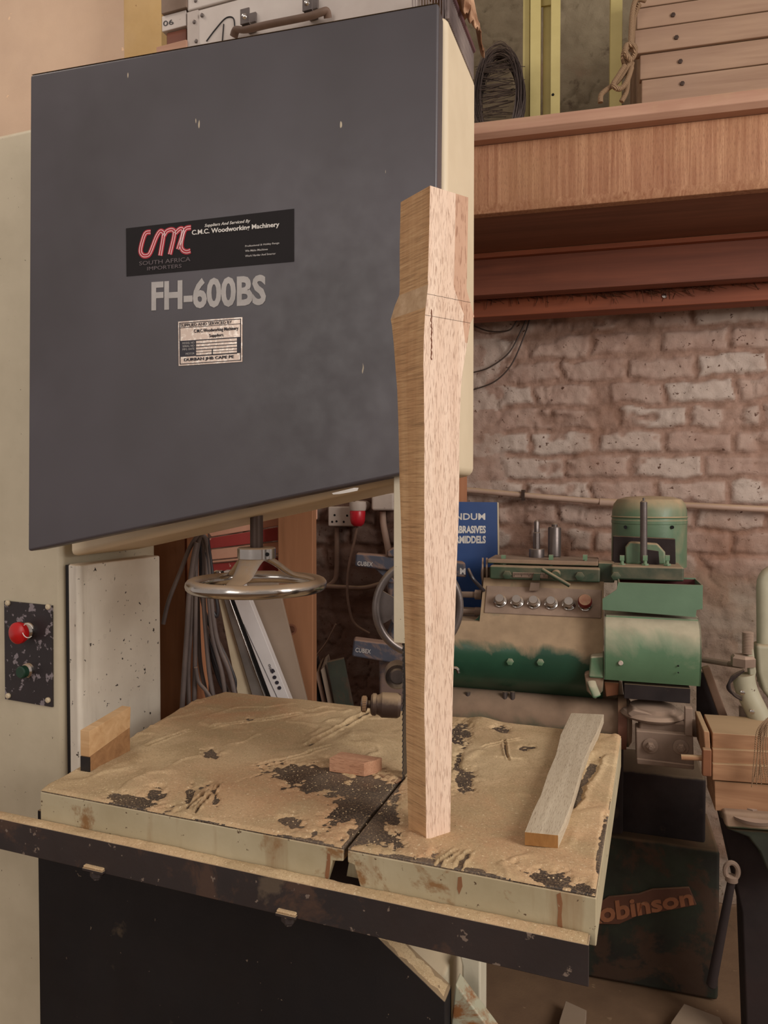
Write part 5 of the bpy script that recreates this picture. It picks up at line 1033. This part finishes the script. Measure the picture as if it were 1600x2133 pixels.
hd_ = obj('handle', M().tube(spline([fp(487, 76, vT-.008), fp(493, 62, vT-.014), fp(512, 62, vT-.02), fp(560, 51, vT-.026), fp(640, 35, vT-.024), fp(668, 26, vT-.02), fp(680, 24, vT-.014), fp(683, 38, vT-.008)], 6), [.0075]*43, 10, flat=.7), m_leather, FM, tk, ang=60)
for px_, py_ in ((527, 52), (655, 25)):
    c = Vector(fp(px_, py_, vT)); h2 = obj('handle_bracket', M().box(c.x-.0095, c.x+.0095, vT-.029, vT-.026, c.z-.015, c.z+.012).box(c.x-.0085, c.x+.0085, vT-.026, vT, c.z-.015, c.z-.012).box(c.x-.0085, c.x+.0085, vT-.004, vT, c.z+.002, c.z+.020), m_steel, FM, tk, bev=.0015)
    obj('bracket_rivet', M().lathe([(0, 0), (.005, 0), (.003, .004), (0, .005)], (c.x, vT-.029, c.z-.003), (0, -1, 0), 12), m_chrome, FM, h2)
obj('pen_scrawl', M().tube(spline([fp(430, 86, vT-.0008), fp(448, 62, vT-.0008), fp(470, 38, vT-.0008), fp(486, 38, vT-.0008), fp(489, 60, vT-.0008)]), .0012, 5).tube([fp(466, 50, vT-.0008), fp(463, 86, vT-.0008)], .0011, 5), m_black, FM, tk, label='hand-drawn black scrawl')
# steel grid crate with sacking
gc = empty('grid_crate', FM, (-.05, .1, zt2)); tag(gc, 'dark steel grid crate filled with sacking at the right end of the saw top', 'crate')
gl, gr, gv0, gv1, gh = tr2+.006, -.002, .02, .195, .046
m = M()
for i in range(34):
    v_ = gv0+(gv1-gv0)*i/33; m.box(gr-.002, gr, v_, v_+.0016, zt2, zt2+gh)
for i in range(30):
    v_ = gv0+(gv1-gv0-.02)*i/29; m.add([(gr-.001, v_, zt2+.002), (gr-.001, v_+.003, zt2+.002), (gr-.001, v_+.023, zt2+gh), (gr-.001, v_+.020, zt2+gh), (gr-.003, v_, zt2+.002), (gr-.003, v_+.003, zt2+.002), (gr-.003, v_+.023, zt2+gh), (gr-.003, v_+.020, zt2+gh)], [(0, 1, 2, 3), (4, 7, 6, 5), (0, 4, 5, 1), (3, 2, 6, 7), (0, 3, 7, 4), (1, 5, 6, 2)])
for i in range(14):
    u_ = gl+(gr-gl)*i/13; m.box(u_, u_+.0016, gv0, gv0+.002, zt2, zt2+gh)
m.box(gr-.010, gr-.008, gv0, gv1, zt2, zt2+gh)
obj('grid_side', m, m_lattice, FM, gc)
obj('rim_bar', M().tube([(gl, gv0, zt2+gh+.004), (gr, gv0, zt2+gh+.004), (gr, gv1, zt2+gh+.004)], .0045, 8).tube([(gl, gv0+.008, zt2+gh+.012), (gr-.006, gv0+.008, zt2+gh+.012), (gr-.006, gv1, zt2+gh+.012)], .0035, 8), paint('plum_rim_paint', (108, 74, 76), (84, 58, 62), .5, .1, .4), FM, gc)
X, Y = np.meshgrid(np.linspace(gl+.003, gr+.010, 50), np.linspace(gv0+.03, gv1+.03, 60), indexing='ij')
Z = zt2+gh+.02+.075*np.sin((X-gl)/(gr+.010-gl)*math.pi*.56)**.5*(.55+.9*fbm(X*22, Y*22, 4, 7))-.05*sst(X, gr-.012, gr+.010)*(1+fbm(X*0+1, Y*60, 3, 3))
s_ = gridobj('sacking', X+.010*fbm(X*10, Y*70, 3, 12), Y, Z, m_burlap, FM); sd_ = s_.modifiers.new('cloth', 'SOLIDIFY'); sd_.thickness = .002
tag(s_, 'crumpled brown sacking bulging out of the grid crate above the saw', 'cloth')
# timber stack left of the trunk and yellow board
vS = .08
def tpl(name, pts, v0, v1, mat, lab, **k): o = obj(name, M().prism([FM.hv(*p, v0) for p in pts], 'v', v0, v1), mat, FM, bev=.0015); tag(o, lab, 'timber', **k); return o
b0 = FM.hv(322, 108, vS)[1]
def tb_(name, x0, x1, ytop, zbot, v0, v1, mat, lab):
    a, b = FM.hv(x0, 60, v0)[0], FM.hv(x1, 60, v0)[0]; zt_ = FM.hv(x0, ytop, v0)[1]; o = obj(name, M().box(a, b, v0, v1, zbot, zt_-.0006), mat, FM, bev=.0015); tag(o, lab, 'timber'); return o, zt_
o, z1_ = tb_('timber_offcut', 325, 388, 97, zt2, .06, .25, m_edge, 'pinkish timber at the bottom of the stack left of the tin trunk')
o, z2_ = tb_('timber_offcut', 347, 388, 68, z1_, .07, .25, m_beam, 'short dark brown timber in the stack left of the tin trunk')
o, z3_ = tb_('timber_offcut', 337, 388, 33, z2_, .065, .25, m_trunk, 'pale timber with hand-inked figures in the stack beside the trunk')
q = [FM.hv(*p, .0645) for p in ((340, 55), (362, 50), (360, 40), (340, 44))]; text('inked_figures', '06', m_black, FM, 0, 0, 0, 0, 0, o, quad=[(a, .0645, b) for a, b in q], bold=0)
o, z4_ = tb_('timber_offcut', 336, 389, -30, z3_, .06, .25, m_gdustd, 'grey-brown timber on top of the stack beside the trunk')
Fy = fz(266, 2.12, 15); wy_ = Fy.hv(336, 60, 0)[0]
o = obj('yellow_board', M().box(0, wy_, 0, .03, 0, 3.28), m_ypost, Fy, bev=.002); tag(o, 'upright yellow pine board with nail holes against the tan wall', 'board')
